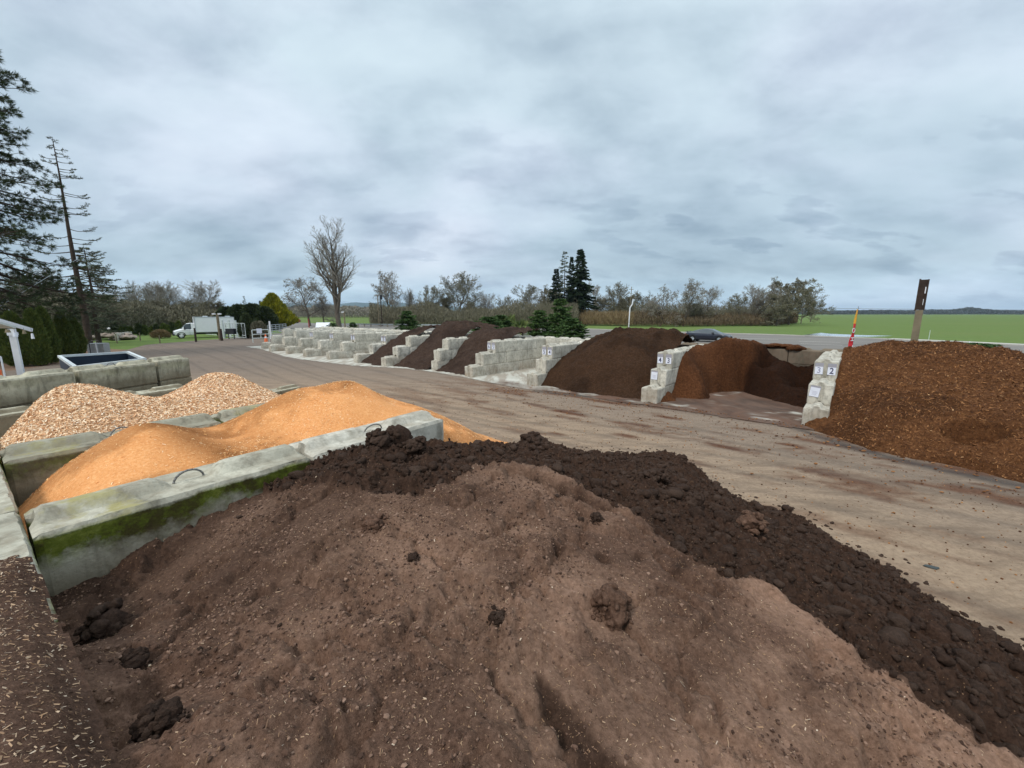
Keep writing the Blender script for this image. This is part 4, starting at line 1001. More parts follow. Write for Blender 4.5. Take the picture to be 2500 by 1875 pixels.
# mulch lying on the dividers and the back wall of bay 3
def cap_heap(pts, r, mat, label, seed, h0):
    mbc = MB(); rg = np.random.default_rng(seed)
    P = []
    for (u, v, z) in pts:
        x, y = uv2w(u, v); P.append((x, y, z))
    lumps(mbc, P, [r * rg.uniform(.8, 1.3) for _ in P], rg, ICO3, 0, h0, .45)
    o = mbc.build('mulch_spill', mat, smooth=True, attr=False); addattr(o, 'wet', np.zeros(len(o.data.vertices)))
    return tag(o, label, 'spilled mulch')
cap_heap([(-5.65 + .2 * math.sin(i), 17.0 + i * .45, 1.70) for i in range(8)], .19, M['red_mulch'], 'reddish mulch spilled along the top of the divider signed 4 and 3', 5, .3)
cap_heap([(-3.4 + i * .33, 20.5, 1.84 + .05 * math.sin(i * .8)) for i in range(5)], .30, M['red_mulch'], 'mulch crust lying on the back wall of the dug out bay', 6, .32)
# bay 4: dark brown mulch
B4 = [pz(1345, 945, 0), pz(1420, 961, 0), pz(1500, 970, 0), pz(1560, 978, 0), (-10.7, 15.0, .55), (-10.7, 16.0, 1.15), (-10.7, 17.5, 1.72), (-10.7, 19.5, 1.75),
      pv(1400, 878, 15.6), pv(1450, 834, 17.0), pv(1500, 806, 17.6), pv(1530, 803, 17.8), pv(1560, 808, 18.0), pv(1600, 805, 18.3), pv(1625, 806, 18.3), pv(1650, 818, 18.3), pv(1680, 838, 18.3),
      (-6.05, 15.4, .5), (-6.05, 16.6, 1.35), (-6.05, 18.2, 1.95), (-6.05, 20, 1.9), (-8.5, 20.2, 2.0), (-10, 20.2, 1.85), (-8.5, 16.0, 1.55), (-7.0, 15.4, .95), (-9.5, 13.2, -.5), (-6.5, 13.1, -.5), (-9.5, 15.2, .9)]
bay_heap('mulch_heap', B4, (-10.8, -5.98, 13.2, 20.28), M['brown_mulch'], 'tall dark brown mulch heap between the 5 4 and 4 3 signs', 'mulch heap', 151, .34, .045, clip=lambda u, v, h: (u > -10.8) & (u < -6.0) | (v < 14.1) & (u > -11.1) & (u < -5.9), lump=.03)
# bays 6: three joined black compost heaps
def bheap(u0, u1, sil, footv, label, seed, back=1.9):
    pts = list(sil)
    um = (u0 + u1) / 2
    for k_ in (0, .25, .5, .75, 1):
        u_ = u0 + (u1 - u0) * k_
        pts += [(u_, footv, 0), (u_, footv - .9, -.6)]
    pts += [(um, footv + 1.6, 1.15), (u0, footv + 1.5, .8), (u1, footv + 1.6, .95), (u0, 20.2, back), (u1, 20.2, back), (um, 20.2, back + .1)]
    return bay_heap('compost_heap', pts, (u0 - .25, u1 + .25, footv - .6, 20.28), M['compost'], label, 'compost heap', seed, .42, .06,
        clip=lambda u, v, h: ((u > u0) & (u < u1)) | (h > 1.86) | (v < 14.2), lump=.04)
bheap(-18.2, -15.45, [pv(1385, 829, 19.6), pv(1340, 823, 19.3), pv(1300, 812, 19.0), pv(1250, 806, 18.8), pv(1210, 805, 18.6), (-17.8, 17.6, 2.3), (-16, 17, 1.9)], 14.35, 'black compost heap directly left of the 6 5 sign', 171, 2.2)
bheap(-22.0, -18.85, [pv(1180, 795, 19.3), pv(1150, 788, 19.0), pv(1110, 786, 19), pv(1070, 790, 18.6), (-21.5, 17.4, 2.2), (-19.5, 17.2, 2.3)], 14.1, 'highest black compost heap between two half buried dividers', 181, 2.4)
bheap(-25.0, -22.6, [pv(1020, 798, 18.6), pv(990, 806, 18.0), pv(965, 805, 17.4), pv(945, 815, 16.8), (-24.9, 17.5, 1.95), (-23, 17, 2.2)], 13.5, 'leftmost grey brown compost heap beside the 7 6 sign', 191, 2.2)

mb = MB(); rg = np.random.default_rng(12); V0, F0 = ICO1; n = 5200
u_ = rg.uniform(-12, 5, n); v_ = 14.2 - np.abs(rg.normal(0, 2.2, n)); keep_ = (yard_red(u_, v_, 0 * u_) > .25) | (rg.random(n) < .10); u_, v_ = u_[keep_], v_[keep_]; n = len(u_)
x_, y_ = uv2w(u_, v_); r_ = .006 + .024 * rg.random(n) ** 3; V = V0[None] * (1 + rg.normal(0, .25, (n, len(V0), 1))) * r_[:, None, None] * np.stack([rg.uniform(.6, 1.8, n), rg.uniform(.6, 1.2, n), np.full(n, .6)], 1)[:, None] + np.stack([x_, y_, .03 + r_ * .3], 1)[:, None]
mb.add(V.reshape(-1, 3), (F0[None] + (np.arange(n) * len(V0))[:, None, None]).reshape(-1, 3), 0, np.repeat(rg.random(n) * .55, len(V0)))
n = 9000; u_ = rg.uniform(-16, 4, n); v_ = rg.uniform(2, 13.5, n); x_, y_ = uv2w(u_, v_); r_ = .004 + .012 * rg.random(n) ** 3
V = V0[None] * (1 + rg.normal(0, .2, (n, len(V0), 1))) * r_[:, None, None] + np.stack([x_, y_, .014 + r_ * .3], 1)[:, None]
mb.add(V.reshape(-1, 3), (F0[None] + (np.arange(n) * len(V0))[:, None, None]).reshape(-1, 3), 0, np.repeat(rg.random(n) ** 2 * .8, len(V0)))
tag(mb.build('mulch_litter', M['bark_chip']), 'scattered mulch bits on the yard before the bays', 'mulch litter', kind='stuff')

# ---------------------------------------------------------------- lettering helper
_txt = {}
def text_mesh(ch, size, depth=.002):
    key = (ch, size)
    if key not in _txt:
        c = bpy.data.curves.new('t', 'FONT'); c.body = ch; c.size = size; c.extrude = depth; c.align_x = 'CENTER'; c.align_y = 'CENTER'; c.offset = size * .012
        ob = bpy.data.objects.new('t', c); COL.objects.link(ob); bpy.context.view_layer.update()
        dg = bpy.context.evaluated_depsgraph_get(); me = bpy.data.meshes.new_from_object(ob.evaluated_get(dg))
        bpy.data.objects.remove(ob); _txt[key] = me
    return _txt[key]
M['paper'] = simple('white laminated paper', (0.74, 0.76, 0.84), 0.35, 0.4, var=.04)
M['sleeve'] = simple('clear plastic sleeve on concrete', (0.33, 0.32, 0.36), 0.3, 0.5, var=.1)
M['ink'] = simple('blue black ink', (0.03, 0.03, 0.09), 0.5, 0.3)
M['faded_ink'] = simple('faded grey ink', (0.32, 0.32, 0.42), 0.5, 0.3)
def number_sign(u, v, z, digit, label, faded=False, tilt=0.0, w=.215):
    x, y = uv2w(u, v); r = empty('number_sign', (x, y, z), -A41); r.rotation_euler = (0, tilt, -A41)
    tag(r, label, 'number sign', 'number signs on the bay dividers')
    MB().box((0, 0, 0), (w, .006, .36)).build('sleeve', M['sleeve'], r, attr=False)
    MB().box((0, -.005, -.055), (w * .94, .005, .235)).build('paper', M['paper'], r, attr=False)
    me = text_mesh(digit, .26 if len(digit) == 1 else .2); d = bpy.data.objects.new('digit', me); COL.objects.link(d); d.parent = r
    if not me.materials: me.materials.append(M['ink'])
    d.location = (0, -.009, -.055); d.rotation_euler = (R(90), 0, 0)
    d.scale = (.85, 1, 1)
    if faded: d.material_slots[0].link = 'OBJECT'; d.material_slots[0].material = M['faded_ink']
SG_ = {0: ('3', '2'), 1: ('4', '3'), 2: ('5', '4'), 3: ('6', '5'), 6: ('7', '6'), 7: ('8', '7'), 8: ('9', '8'), 9: ('10', '9')}
for wi, (a_, b_) in SG_.items():
    u, fr = WALL_TOPFRONT[wi]
    for k_, dgt, side in ((.145, a_, 'left'), (.465, b_, 'right')):
        number_sign(u + k_, fr[2] - .012, .03 + 1.22 + .27, dgt, f'white sign with number {dgt}, {side} one of the pair {a_} and {b_}', faded=(wi == 0 and side == 'left') or (wi > 5), tilt=random.Random(wi * 3 + len(side)).uniform(-.03, .03))
for wi, lab in ((0, 'white notice sheet taped askew on the divider below the signs 3 and 2'), (1, 'white notice sheet on the divider below the signs 4 and 3')):
    u, fr = WALL_TOPFRONT[wi]; x, y = uv2w(u + .17, fr[1] - .012)
    r = empty('notice_sheet', (x, y, .03 + .61 + .28)); r.rotation_euler = (0, R(7 if wi == 0 else 2), -A41); tag(r, lab, 'notice', 'notice sheets on the bay dividers')
    MB().box((0, 0, .02), (.25, .006, .34)).build('sleeve', M['sleeve'], r, attr=False)
    MB().box((0, -.005, 0), (.235, .005, .28)).build('paper', M['paper'], r, attr=False)
    mb = MB()
    for q in range(7): mb.box((0.0 + (.01 if q % 2 else 0), -.0085, .02 - q * .018), (.15 - .03 * (q % 3), .002, .004))
    mb.build('text_lines', M['faded_ink'], r, attr=False)

# ---------------------------------------------------------------- trees
def foliage_mat(name, lo, hi, rough=.8):
    m = Mat(name, rough, .15)
    return m.out(m.mix(m.math('MULTIPLY', m.noise(.9, 3, .6), .35), m.ramp(m.attr('tone'), [(0, lo), (1, hi)]), lo))
M['bark_grey'] = simple('grey brown bark', (0.125, 0.105, 0.085), .95, .1, var=.3, scale=5, kind='pos')
M['bark_dark'] = simple('dark conifer bark', (0.065, 0.048, 0.038), .95, .1, var=.35, scale=4, kind='pos')
M['twig'] = foliage_mat('bare twigs', (0.15, 0.135, 0.11), (0.36, 0.32, 0.265))
M['twig_olive'] = foliage_mat('lichen covered twigs', (0.105, 0.098, 0.062), (0.27, 0.245, 0.170))
M['twig_tan'] = foliage_mat('tan willow twigs', (0.16, 0.11, 0.055), (0.34, 0.26, 0.14))
M['needle'] = foliage_mat('dark fir needles', (0.012, 0.022, 0.012), (0.042, 0.065, 0.032))
M['needle_grey'] = foliage_mat('grey green needles', (0.056, 0.067, 0.045), (0.144, 0.160, 0.096))
M['pine'] = foliage_mat('pine needles', (0.025, 0.039, 0.020), (0.084, 0.109, 0.042))
M['arbor'] = foliage_mat('hedge conifer foliage', (0.048, 0.079, 0.022), (0.165, 0.187, 0.040))
M['cedar'] = foliage_mat('golden cedar foliage', (0.12, 0.15, 0.012), (0.42, 0.36, 0.025))
M['laurel'] = foliage_mat('dark laurel leaves', (0.030, 0.044, 0.018), (0.105, 0.125, 0.055))
M['shrubgreen'] = foliage_mat('fresh conifer green', (0.031, 0.070, 0.022), (0.119, 0.189, 0.056))
M['palm'] = foliage_mat('fan palm leaves', (0.045, 0.080, 0.022), (0.30, 0.34, 0.12))
M['dead'] = foliage_mat('dead red needles', (0.12, 0.055, 0.035), (0.24, 0.13, 0.08))

def unit(v): return v / max(np.linalg.norm(v), 1e-9)
def grow_tree(seed, H=12.0, levels=4, trunk_r=.24, kids=(9, 7, 6, 6), ang=(45, 45, 45, 45), ratio=(.6, .55, .5, .5), up=(.25, .15, .1, .05), wob=(.1, .2, .25, .3), start=(.3, .2, .15, .1), nseg=(7, 5, 4, 3), trunk_len=.9, rmin=.010, leaders=0):
    rng = np.random.default_rng(seed); S = []
    def branch(p, d, L, r, lv):
        n = nseg[min(lv, len(nseg) - 1)]; pts = [p]; dirs = [d]
        for i in range(n):
            d = unit(d + rng.normal(0, wob[min(lv, 3)], 3) + np.array([0, 0, up[min(lv, 3)]]))
            p = p + d * L / n; pts.append(p); dirs.append(d)
        rs = [max(rmin * .7, r * (1 - .80 * i / n)) for i in range(n + 1)]
        for i in range(n): S.append((*pts[i], *pts[i + 1], rs[i], rs[i + 1], lv))
        if lv >= levels: return
        nk = kids[lv]
        if leaders and lv == 0: nk = nk + leaders
        for q in range(nk):
            f = start[min(lv, 3)] + (1 - start[min(lv, 3)]) * (q + rng.random()) / nk
            f = min(f, .999); i = int(f * n); fr = f * n - i
            bp = pts[i] * (1 - fr) + pts[i + 1] * fr; bd = dirs[i + 1]
            a = R(ang[min(lv, 3)] * rng.uniform(.7, 1.25)) * (1.15 - .45 * f if lv == 0 else 1)
            ax = unit(np.cross(bd, rng.normal(size=3))); nd = bd * math.cos(a) + ax * math.sin(a)
            ll = L * ratio[min(lv, 3)] * (1.15 - .6 * f) * rng.uniform(.75, 1.2)
            rr = rs[i] * (.62 if lv else .5)
            if lv == 0 and leaders and q < leaders:
                a = R(rng.uniform(8, 20)); nd = bd * math.cos(a) + ax * math.sin(a); ll = L * rng.uniform(.6, .75); rr = rs[1] * .6; bp = pts[2]
            branch(bp, unit(nd), ll, max(rr, rmin), lv + 1)
    branch(np.zeros(3), np.array([0, 0, 1.0]), H * trunk_len, trunk_r, 0)
    return np.array(S)
def tree_meshes(seed, twigmat, tuft=0, tuft_len=.3, tuftmat=None, split=2, ratio_w=.9, **k):
    S = grow_tree(seed, **k); rng = np.random.default_rng(seed)
    S[:, [2, 5]] *= 1.0
    Hn = k.get('H', 12.0); zmax = S[:, 5].max(); S[:, :6] *= Hn / zmax
    rad = np.percentile(np.hypot(S[:, 3], S[:, 4]), 96); kx = ratio_w * Hn / 2 / rad; S[:, [0, 1, 3, 4]] *= kx
    a = S[:, 8] < split; t = MB(); t.tubes(S[a, 0:3], S[a, 3:6], S[a, 6], S[a, 7], 6)
    b = ~a; c = MB(); c.tubes(S[b, 0:3], S[b, 3:6], S[b, 6], S[b, 7], 3, attr=rng.random(b.sum()))
    if tuft:
        q = S[S[:, 8] >= split]; ii = rng.integers(0, len(q), tuft); f = rng.random((tuft, 1))
        P = q[ii, 0:3] * (1 - f) + q[ii, 3:6] * f; c.leaves(P, rng.normal(size=(tuft, 3)), tuft_len * rng.uniform(.5, 1.3, tuft), tuft_len * .35, attr=rng.random(tuft), rng=rng)
    o1 = t.build('trunk', M['bark_grey'], smooth=True); o2 = c.build('crown', M[twigmat])
    r = (o1.data, o2.data); bpy.data.objects.remove(o1); bpy.data.objects.remove(o2); return r
OAK = dict(H=12., levels=4, trunk_r=.30, kids=(10, 8, 7, 7), ang=(62, 48, 48, 45), ratio=(.85, .62, .55, .5), up=(.05, .10, .06, .02), wob=(.10, .30, .36, .4), start=(.25, .2, .15, .1), trunk_len=.45, rmin=.014)
RND = dict(H=12., levels=4, trunk_r=.26, kids=(12, 9, 8, 7), ang=(50, 40, 38, 36), ratio=(.80, .58, .52, .5), up=(.05, .14, .12, .08), wob=(.08, .16, .2, .22), start=(.14, .15, .15, .1), trunk_len=.62, rmin=.014)
TM = {}
TM['oak'] = [tree_meshes(11 + i, 'twig', tuft=3500, tuft_len=.28, ratio_w=.88, **OAK) for i in range(3)]
TM['round'] = [tree_meshes(31 + i, 'twig_olive', tuft=4000, tuft_len=.26, ratio_w=.95, **RND) for i in range(3)]
TM['dense'] = [tree_meshes(51 + i, 'twig_olive', tuft=13000, tuft_len=.34, ratio_w=1.15, **{**RND, 'start': (.06, .15, .15, .1), 'ang': (58, 45, 40, 36)}) for i in range(2)]
TM['bare'] = [tree_meshes(71 + i, 'twig', tuft=0, ratio_w=.85, **{**RND, 'ang': (38, 32, 32, 32), 'up': (.05, .22, .2, .15), 'wob': (.05, .1, .12, .15)}) for i in range(2)]
TM['cotton'] = [tree_meshes(93, 'twig', tuft=0, ratio_w=.47, H=26., levels=4, trunk_r=.62, kids=(20, 9, 6, 4), ang=(46, 34, 34, 35), ratio=(.46, .46, .45, .4), up=(.02, .22, .18, .1), wob=(.03, .09, .12, .15), start=(.16, .22, .2, .1), nseg=(12, 8, 4, 3), trunk_len=.9, rmin=.020, leaders=4)]
trng = random.Random(9)
def tree(kind, px, base, top, label, group, wide=1.0, Y=None, i=None, cat='tree', name='bare_tree'):
    p = at(px, base, 0) if Y is None else np.array([*(atY(px, base, Y)[:2]), 0.0])
    Ht = atY(px, top, p[1])[2]
    ms = TM[kind]; a, b = ms[(trng.randrange(len(ms)) if i is None else i) % len(ms)]
    r = empty(name, (p[0], p[1], -.05)); tag(r, label, cat, group)
    zn = 26. if kind == 'cotton' else 12.
    r.rotation_euler = (0, 0, trng.uniform(0, 6.28)); k_ = Ht / zn; r.scale = (k_ * wide, k_ * wide, k_)
    for nm, me in (('trunk', a), ('crown', b)):
        o = bpy.data.objects.new(nm, me); COL.objects.link(o); o.parent = r
    return r
GT = 'leafless trees beyond the road'
tree('cotton', 828, 800, 530, 'tall leafless cottonwood standing alone, highest tree beyond the road', GT, 1.05)
tree('oak', 757, 796, 672, 'gnarled leafless oak left of the tall cottonwood', GT, 1.05, i=0)
tree('oak', 792, 795, 700, 'thin leafless tree close behind the tall cottonwood', GT, .8, i=1)
tree('oak', 962, 792, 660, 'gnarled oak standing right of the utility poles', GT, .85, i=2)
tree('bare', 1003, 792, 700, 'slender bare tree between the gnarled oak and the rounded trees', GT, .6)
tree('round', 1052, 793, 693, 'rounded olive bare tree, left of the widest one', GT, .9, i=0)
tree('round', 1115, 793, 660, 'widest rounded bare tree above the highest compost heap', GT, 1.15, i=1)
tree('dense', 1085, 792, 720, 'low dense tree filling the gap below the two rounded trees', GT, 1.1)
tree('bare', 1182, 793, 712, 'small bare tree right of the widest rounded tree', GT, .9)
tree('dense', 1150, 794, 735, 'low dense olive tree behind the crest of the compost', GT, 1.2)
tree('round', 1238, 794, 716, 'soft rounded bare tree above the fan palms', GT, 1.0, i=2)
tree('round', 1300, 793, 692, 'broad domed bare tree left of the fir group', GT, 1.1, i=0)
tree('dense', 1352, 792, 695, 'mossy dense tree in front of the firs, left one', GT, .95, i=0)
tree('dense', 1406, 792, 700, 'mossy dense tree in front of the firs, right one', GT, .8, i=1)
tree('oak', 1450, 790, 686, 'bare oak directly right of the firs', GT, .8, i=0)
tree('round', 1497, 790, 686, 'bare tree left of the slim white pole', GT, .85, i=1)
tree('dense', 1475, 790, 722, 'low dense tree above the tan thicket', GT, 1.2, i=0)
tree('dense', 1530, 790, 718, 'low dense tree directly behind the slim white pole', GT, 1.1, i=1)
tree('round', 1570, 791, 708, 'rounded olive tree right of the slim white pole', GT, 1.0, i=2)
tree('oak', 1612, 797, 692, 'spreading oak with dark limbs above the parked field edge', GT, 1.0, i=1)
tree('oak', 1668, 797, 680, 'tallest oak directly behind the dark coupe', GT, .85, i=2)
tree('dense', 1690, 796, 735, 'low dense growth between the two oaks behind the coupe', GT, 1.3, i=0)
tree('oak', 1728, 796, 695, 'lean leafless oak right of the dark coupe', GT, .72, i=0)
tree('round', 1788, 795, 715, 'low rounded oak left of the large tree clump', GT, 1.05, i=1)
tree('bare', 1835, 795, 690, 'multi stemmed bare tree, left end of the large clump', GT, 1.0, i=0)
tree('oak', 1872, 795, 686, 'bare tree in the middle of the large clump', GT, .95, i=1)
tree('dense', 1925, 793, 674, 'tall dense olive tree, right end of the large clump', GT, 1.05, i=0)
tree('dense', 1955, 790, 700, 'dense shoulder tree on the right of the large clump', GT, .7, i=1)
tree('bare', 1978, 786, 735, 'small bare tree at the outer right edge of the clump', GT, .9, i=1)
tree('dense', 1895, 796, 715, 'dense low tree at the foot of the large clump', GT, 1.1, i=1)
GL = 'trees behind the white box truck'
for kind, px, base, top, w, lab in (('bare', 305, 800, 700, 1.2, 'bare tree top showing above the drooping spruce'), ('bare', 352, 800, 682, 1.1, 'pale bare tree directly left of the truck'), ('bare', 408, 800, 680, 1.2, 'spreading pale bare tree above the truck cab'),
        ('bare', 520, 798, 681, 1.05, 'pale bare tree above the rear of the truck'), ('dense', 255, 812, 735, 1.5, 'mossy dense tree behind the heap of stones'), ('dense', 300, 808, 726, 1.5, 'mossy dense tree right of the heap of stones'), ('dense', 345, 806, 735, 1.4, 'mossy dense tree above the nursery rows'),
        ('dense', 395, 804, 728, 1.4, 'mossy dense tree left of the truck cab'), ('dense', 445, 804, 732, 1.4, 'mossy dense tree behind the truck cab'), ('dense', 490, 802, 728, 1.3, 'mossy dense tree behind the truck box'), ('dense', 535, 802, 734, 1.2, 'mossy dense tree behind the truck tail'),
        ('dense', 210, 822, 700, 1.3, 'mossy dense tree behind the tall fir trunk'), ('dense', 150, 826, 690, 1.3, 'mossy dense tree behind the hedge conifers'), ('bare', 100, 826, 640, 1.0, 'bare tree half hidden behind the pine'), ('dense', 80, 828, 700, 1.3, 'mossy dense tree behind the pine trunk'), ('dense', 15, 830, 690, 1.4, 'mossy dense tree at the left edge of the picture')):
    tree(kind, px, base, top, lab, GL, w)

# conifers
def conifer_meshes(seed, H=20., r=3.0, gaps=.12, n_whorl=34, per=6, droop=-.25, tipup=.25, start=.12, blade=(.30, .085), dens=1.0, shape=1.0, sparse=0.0, mat='needle', trunk_r=.28, top=1.0):
    rng = np.random.default_rng(seed); t = MB(); zs = np.linspace(0, H, 12); ox = np.cumsum(rng.normal(0, .03, (12, 2)), 0)
    P = np.column_stack([ox[:, 0], ox[:, 1], zs]); rr = trunk_r * (1 - zs / H * .93); t.tubes(P[:-1], P[1:], rr[:-1], rr[1:], 7)
    c = MB(); SP0, SP1, SR0, SR1 = [], [], [], []; LP, LD = [], []
    for w in range(n_whorl):
        f = start + (1 - start) * (w + rng.random()) / n_whorl
        for q in range(per):
            if rng.random() < sparse: continue
            a = rng.uniform(0, 2 * math.pi); L = r * (1 - f) ** (.75 * shape) * rng.uniform(.42, 1.12) * (1.0 if f > start + .08 else .8) + .15
            n = max(3, int(L / .4)); fz = min(.985, max(start, f + rng.uniform(-.5, .5) * 1.6 / n_whorl)); p = np.array([np.interp(fz * H, zs, ox[:, 0]), np.interp(fz * H, zs, ox[:, 1]), fz * H * top])
            for i in range(n):
                e = i / n; el = droop * (1 - e) * 1.2 + tipup * e ** 2 + rng.normal(0, .06)
                d = np.array([math.cos(a) * math.cos(el), math.sin(a) * math.cos(el), math.sin(el)]); p2 = p + d * L / n
                SP0.append(p); SP1.append(p2); SR0.append(.022 * (1 - e) * L / 2 + .008); SR1.append(.022 * (1 - e - 1 / n) * L / 2 + .008)
                if e > .12:
                    m = int((7 + 5 * rng.random()) * dens * (1.3 if e > .5 else 1))
                    k_ = rng.random((m, 1)); side = np.array([-math.sin(a), math.cos(a), 0]) * rng.choice([-1, 1], (m, 1)) * rng.uniform(.2, 1.0, (m, 1))
                    dd = d * .7 + side + np.array([0, 0, -.25]) + rng.normal(0, .22, (m, 3)); spread = rng.uniform(0, .30, (m, 1)) * (1.2 - e)
                    LP.append(p + (p2 - p) * k_ + side * spread * min(1, L)); LD.append(dd)
                p = p2
            a += .3
    c.tubes(SP0, SP1, SR0, SR1, 3, attr=.1)
    LP = np.concatenate(LP); LD = np.concatenate(LD); c.leaves(LP, LD, blade[0] * rng.uniform(.6, 1.3, len(LP)), blade[1], attr=rng.random(len(LP)), rng=rng)
    o1 = t.build('trunk', M['bark_dark'], smooth=True); o2 = c.build('crown', M[mat]); r_ = (o1.data, o2.data)
    bpy.data.objects.remove(o1); bpy.data.objects.remove(o2); return r_
def conifer(ms, px, base, top, label, cat='conifer', H0=20., wide=1., Y=None, name='fir_tree', group=None, lean=0, rz=None):
    p = at(px, base, 0) if Y is None else np.array([*(atY(px, base, Y)[:2]), 0.0])
    Ht = atY(px, top, p[1])[2]; r = empty(name, (p[0], p[1], -.05)); tag(r, label, cat, group); k_ = Ht / H0
    r.scale = (k_ * wide, k_ * wide, k_); r.rotation_euler = (0, lean, trng.uniform(0, 6.28) if rz is None else rz)
    for nm, me in (('trunk', ms[0]), ('crown', ms[1])):
        o = bpy.data.objects.new(nm, me); COL.objects.link(o); o.parent = r
    return r
CF1 = conifer_meshes(1, n_whorl=46, sparse=.12, dens=1.7, droop=-.45, tipup=-.1, r=6.2, shape=1.15, blade=(.75, .22)); CF2 = conifer_meshes(2, n_whorl=40, sparse=.40, dens=.8, droop=-.1, r=4.8, blade=(.6, .15), mat='needle_grey', per=6); CF3 = conifer_meshes(3, n_whorl=44, sparse=.15, dens=1.6, r=5.6, shape=1.2, blade=(.7, .22))
FG = 'group of firs above the green conifers'
conifer(CF3, 1356, 793, 655, 'short dark fir, left of the fir group', group=FG)
conifer(CF2, 1377, 793, 612, 'sparse grey fir with thin top in the middle of the fir group', group=FG, wide=.9)
conifer(CF3, 1392, 793, 625, 'narrow fir squeezed between the sparse fir and the tallest fir', group=FG, wide=.6)
conifer(CF1, 1413, 793, 606, 'tallest dark drooping fir at the right of the group', group=FG, wide=1.05)
conifer(CF2, 603, 800, 722, 'small thin conifer above the dark hedge', wide=.7, name='conifer'); conifer(CF3, 641, 800, 733, 'tiny dark fir left of the golden cedar', wide=.7, name='conifer')
# green conifers behind the 5 and 4 bays
SC = conifer_meshes(7, H=6., r=2.9, n_whorl=26, per=11, droop=.15, tipup=.1, start=.02, blade=(.30, .11), dens=2.4, shape=.8, mat='shrubgreen', trunk_r=.10)
GC = 'garden conifers behind the bays'
conifer(SC, 1368, 822, 728, 'tall feathery green conifer right behind the 5 4 bay', H0=6., Y=33, wide=.85, name='garden_conifer', group=GC)
conifer(SC, 1318, 820, 756, 'dark green conifer left of the tall feathery one', H0=6., Y=34, wide=1.1, name='garden_conifer', group=GC)
conifer(SC, 1400, 824, 775, 'low green conifer at the right foot of the tall feathery one', H0=6., Y=31, wide=1.5, name='garden_conifer', group=GC)
conifer(SC, 995, 805, 758, 'small round green conifer left of the highest compost heap', H0=6., Y=48, wide=1.25, name='garden_conifer', group=GC)
conifer(SC, 1190, 802, 772, 'pale green shrub left of the fan palms', H0=6., Y=40, wide=2.0, name='garden_conifer', group=GC)
conifer(SC, 1225, 800, 768, 'light green shrub touching the left fan palm', H0=6., Y=42, wide=1.6, name='garden_conifer', group=GC)
conifer(SC, 861, 806, 786, 'little spruce sapling behind the far dividers', H0=6., Y=55, wide=1.3, name='garden_conifer', group=GC)
conifer(SC, 812, 806, 788, 'low green shrub beside the tall cottonwood trunk', H0=6., Y=58, wide=1.8, name='garden_conifer', group=GC)
conifer(SC, 2385, 880, 836, 'low green shrub peeking over the bark heap', H0=6., Y=17.8, wide=2.6, name='garden_conifer', group=GC)

# fan palms
def palm(px, base, top, Y, label, seed, n=34):
    rng = np.random.default_rng(seed); p = atY(px, base, Y); p[2] = 0; Hh = atY(px, top, Y)[2]; r = empty('fan_palm', tuple(p)); tag(r, label, 'palm', 'fan palms behind the compost')
    MB().tubes([(0, 0, 0)], [(0, 0, Hh * .45)], .22, .18, 9).build('trunk', M['bark_dark'], r, smooth=True)
    mb = MB()
    for q in range(n):
        a = rng.uniform(0, 6.28); el = rng.uniform(-.35, 1.35); L = Hh * rng.uniform(.30, .42); d = np.array([math.cos(a) * math.cos(el), math.sin(a) * math.cos(el), math.sin(el)])
        o = np.array([0, 0, Hh * .45]); tip = o + d * L * .75; mb.tubes([o], [tip], .015, .01, 3, attr=.3)
        side = unit(np.cross(d, rng.normal(size=3)))
        m = 18; th = np.linspace(-1.25, 1.25, m)[:, None]; D = d * np.cos(th) + side * np.sin(th) + np.array([0, 0, -.1])
        mb.leaves(np.repeat(tip[None], m, 0), D, L * .62 * (1 - .25 * abs(th[:, 0])), .07, attr=rng.uniform(.1, 1.0) * np.ones(m), rng=rng)
    mb.build('fronds', M['palm'], r)
palm(1240, 806, 758, 44, 'taller fan palm with pale leaf fans behind the compost', 3)
palm(1274, 808, 770, 40, 'smaller fan palm right of the taller one', 4)

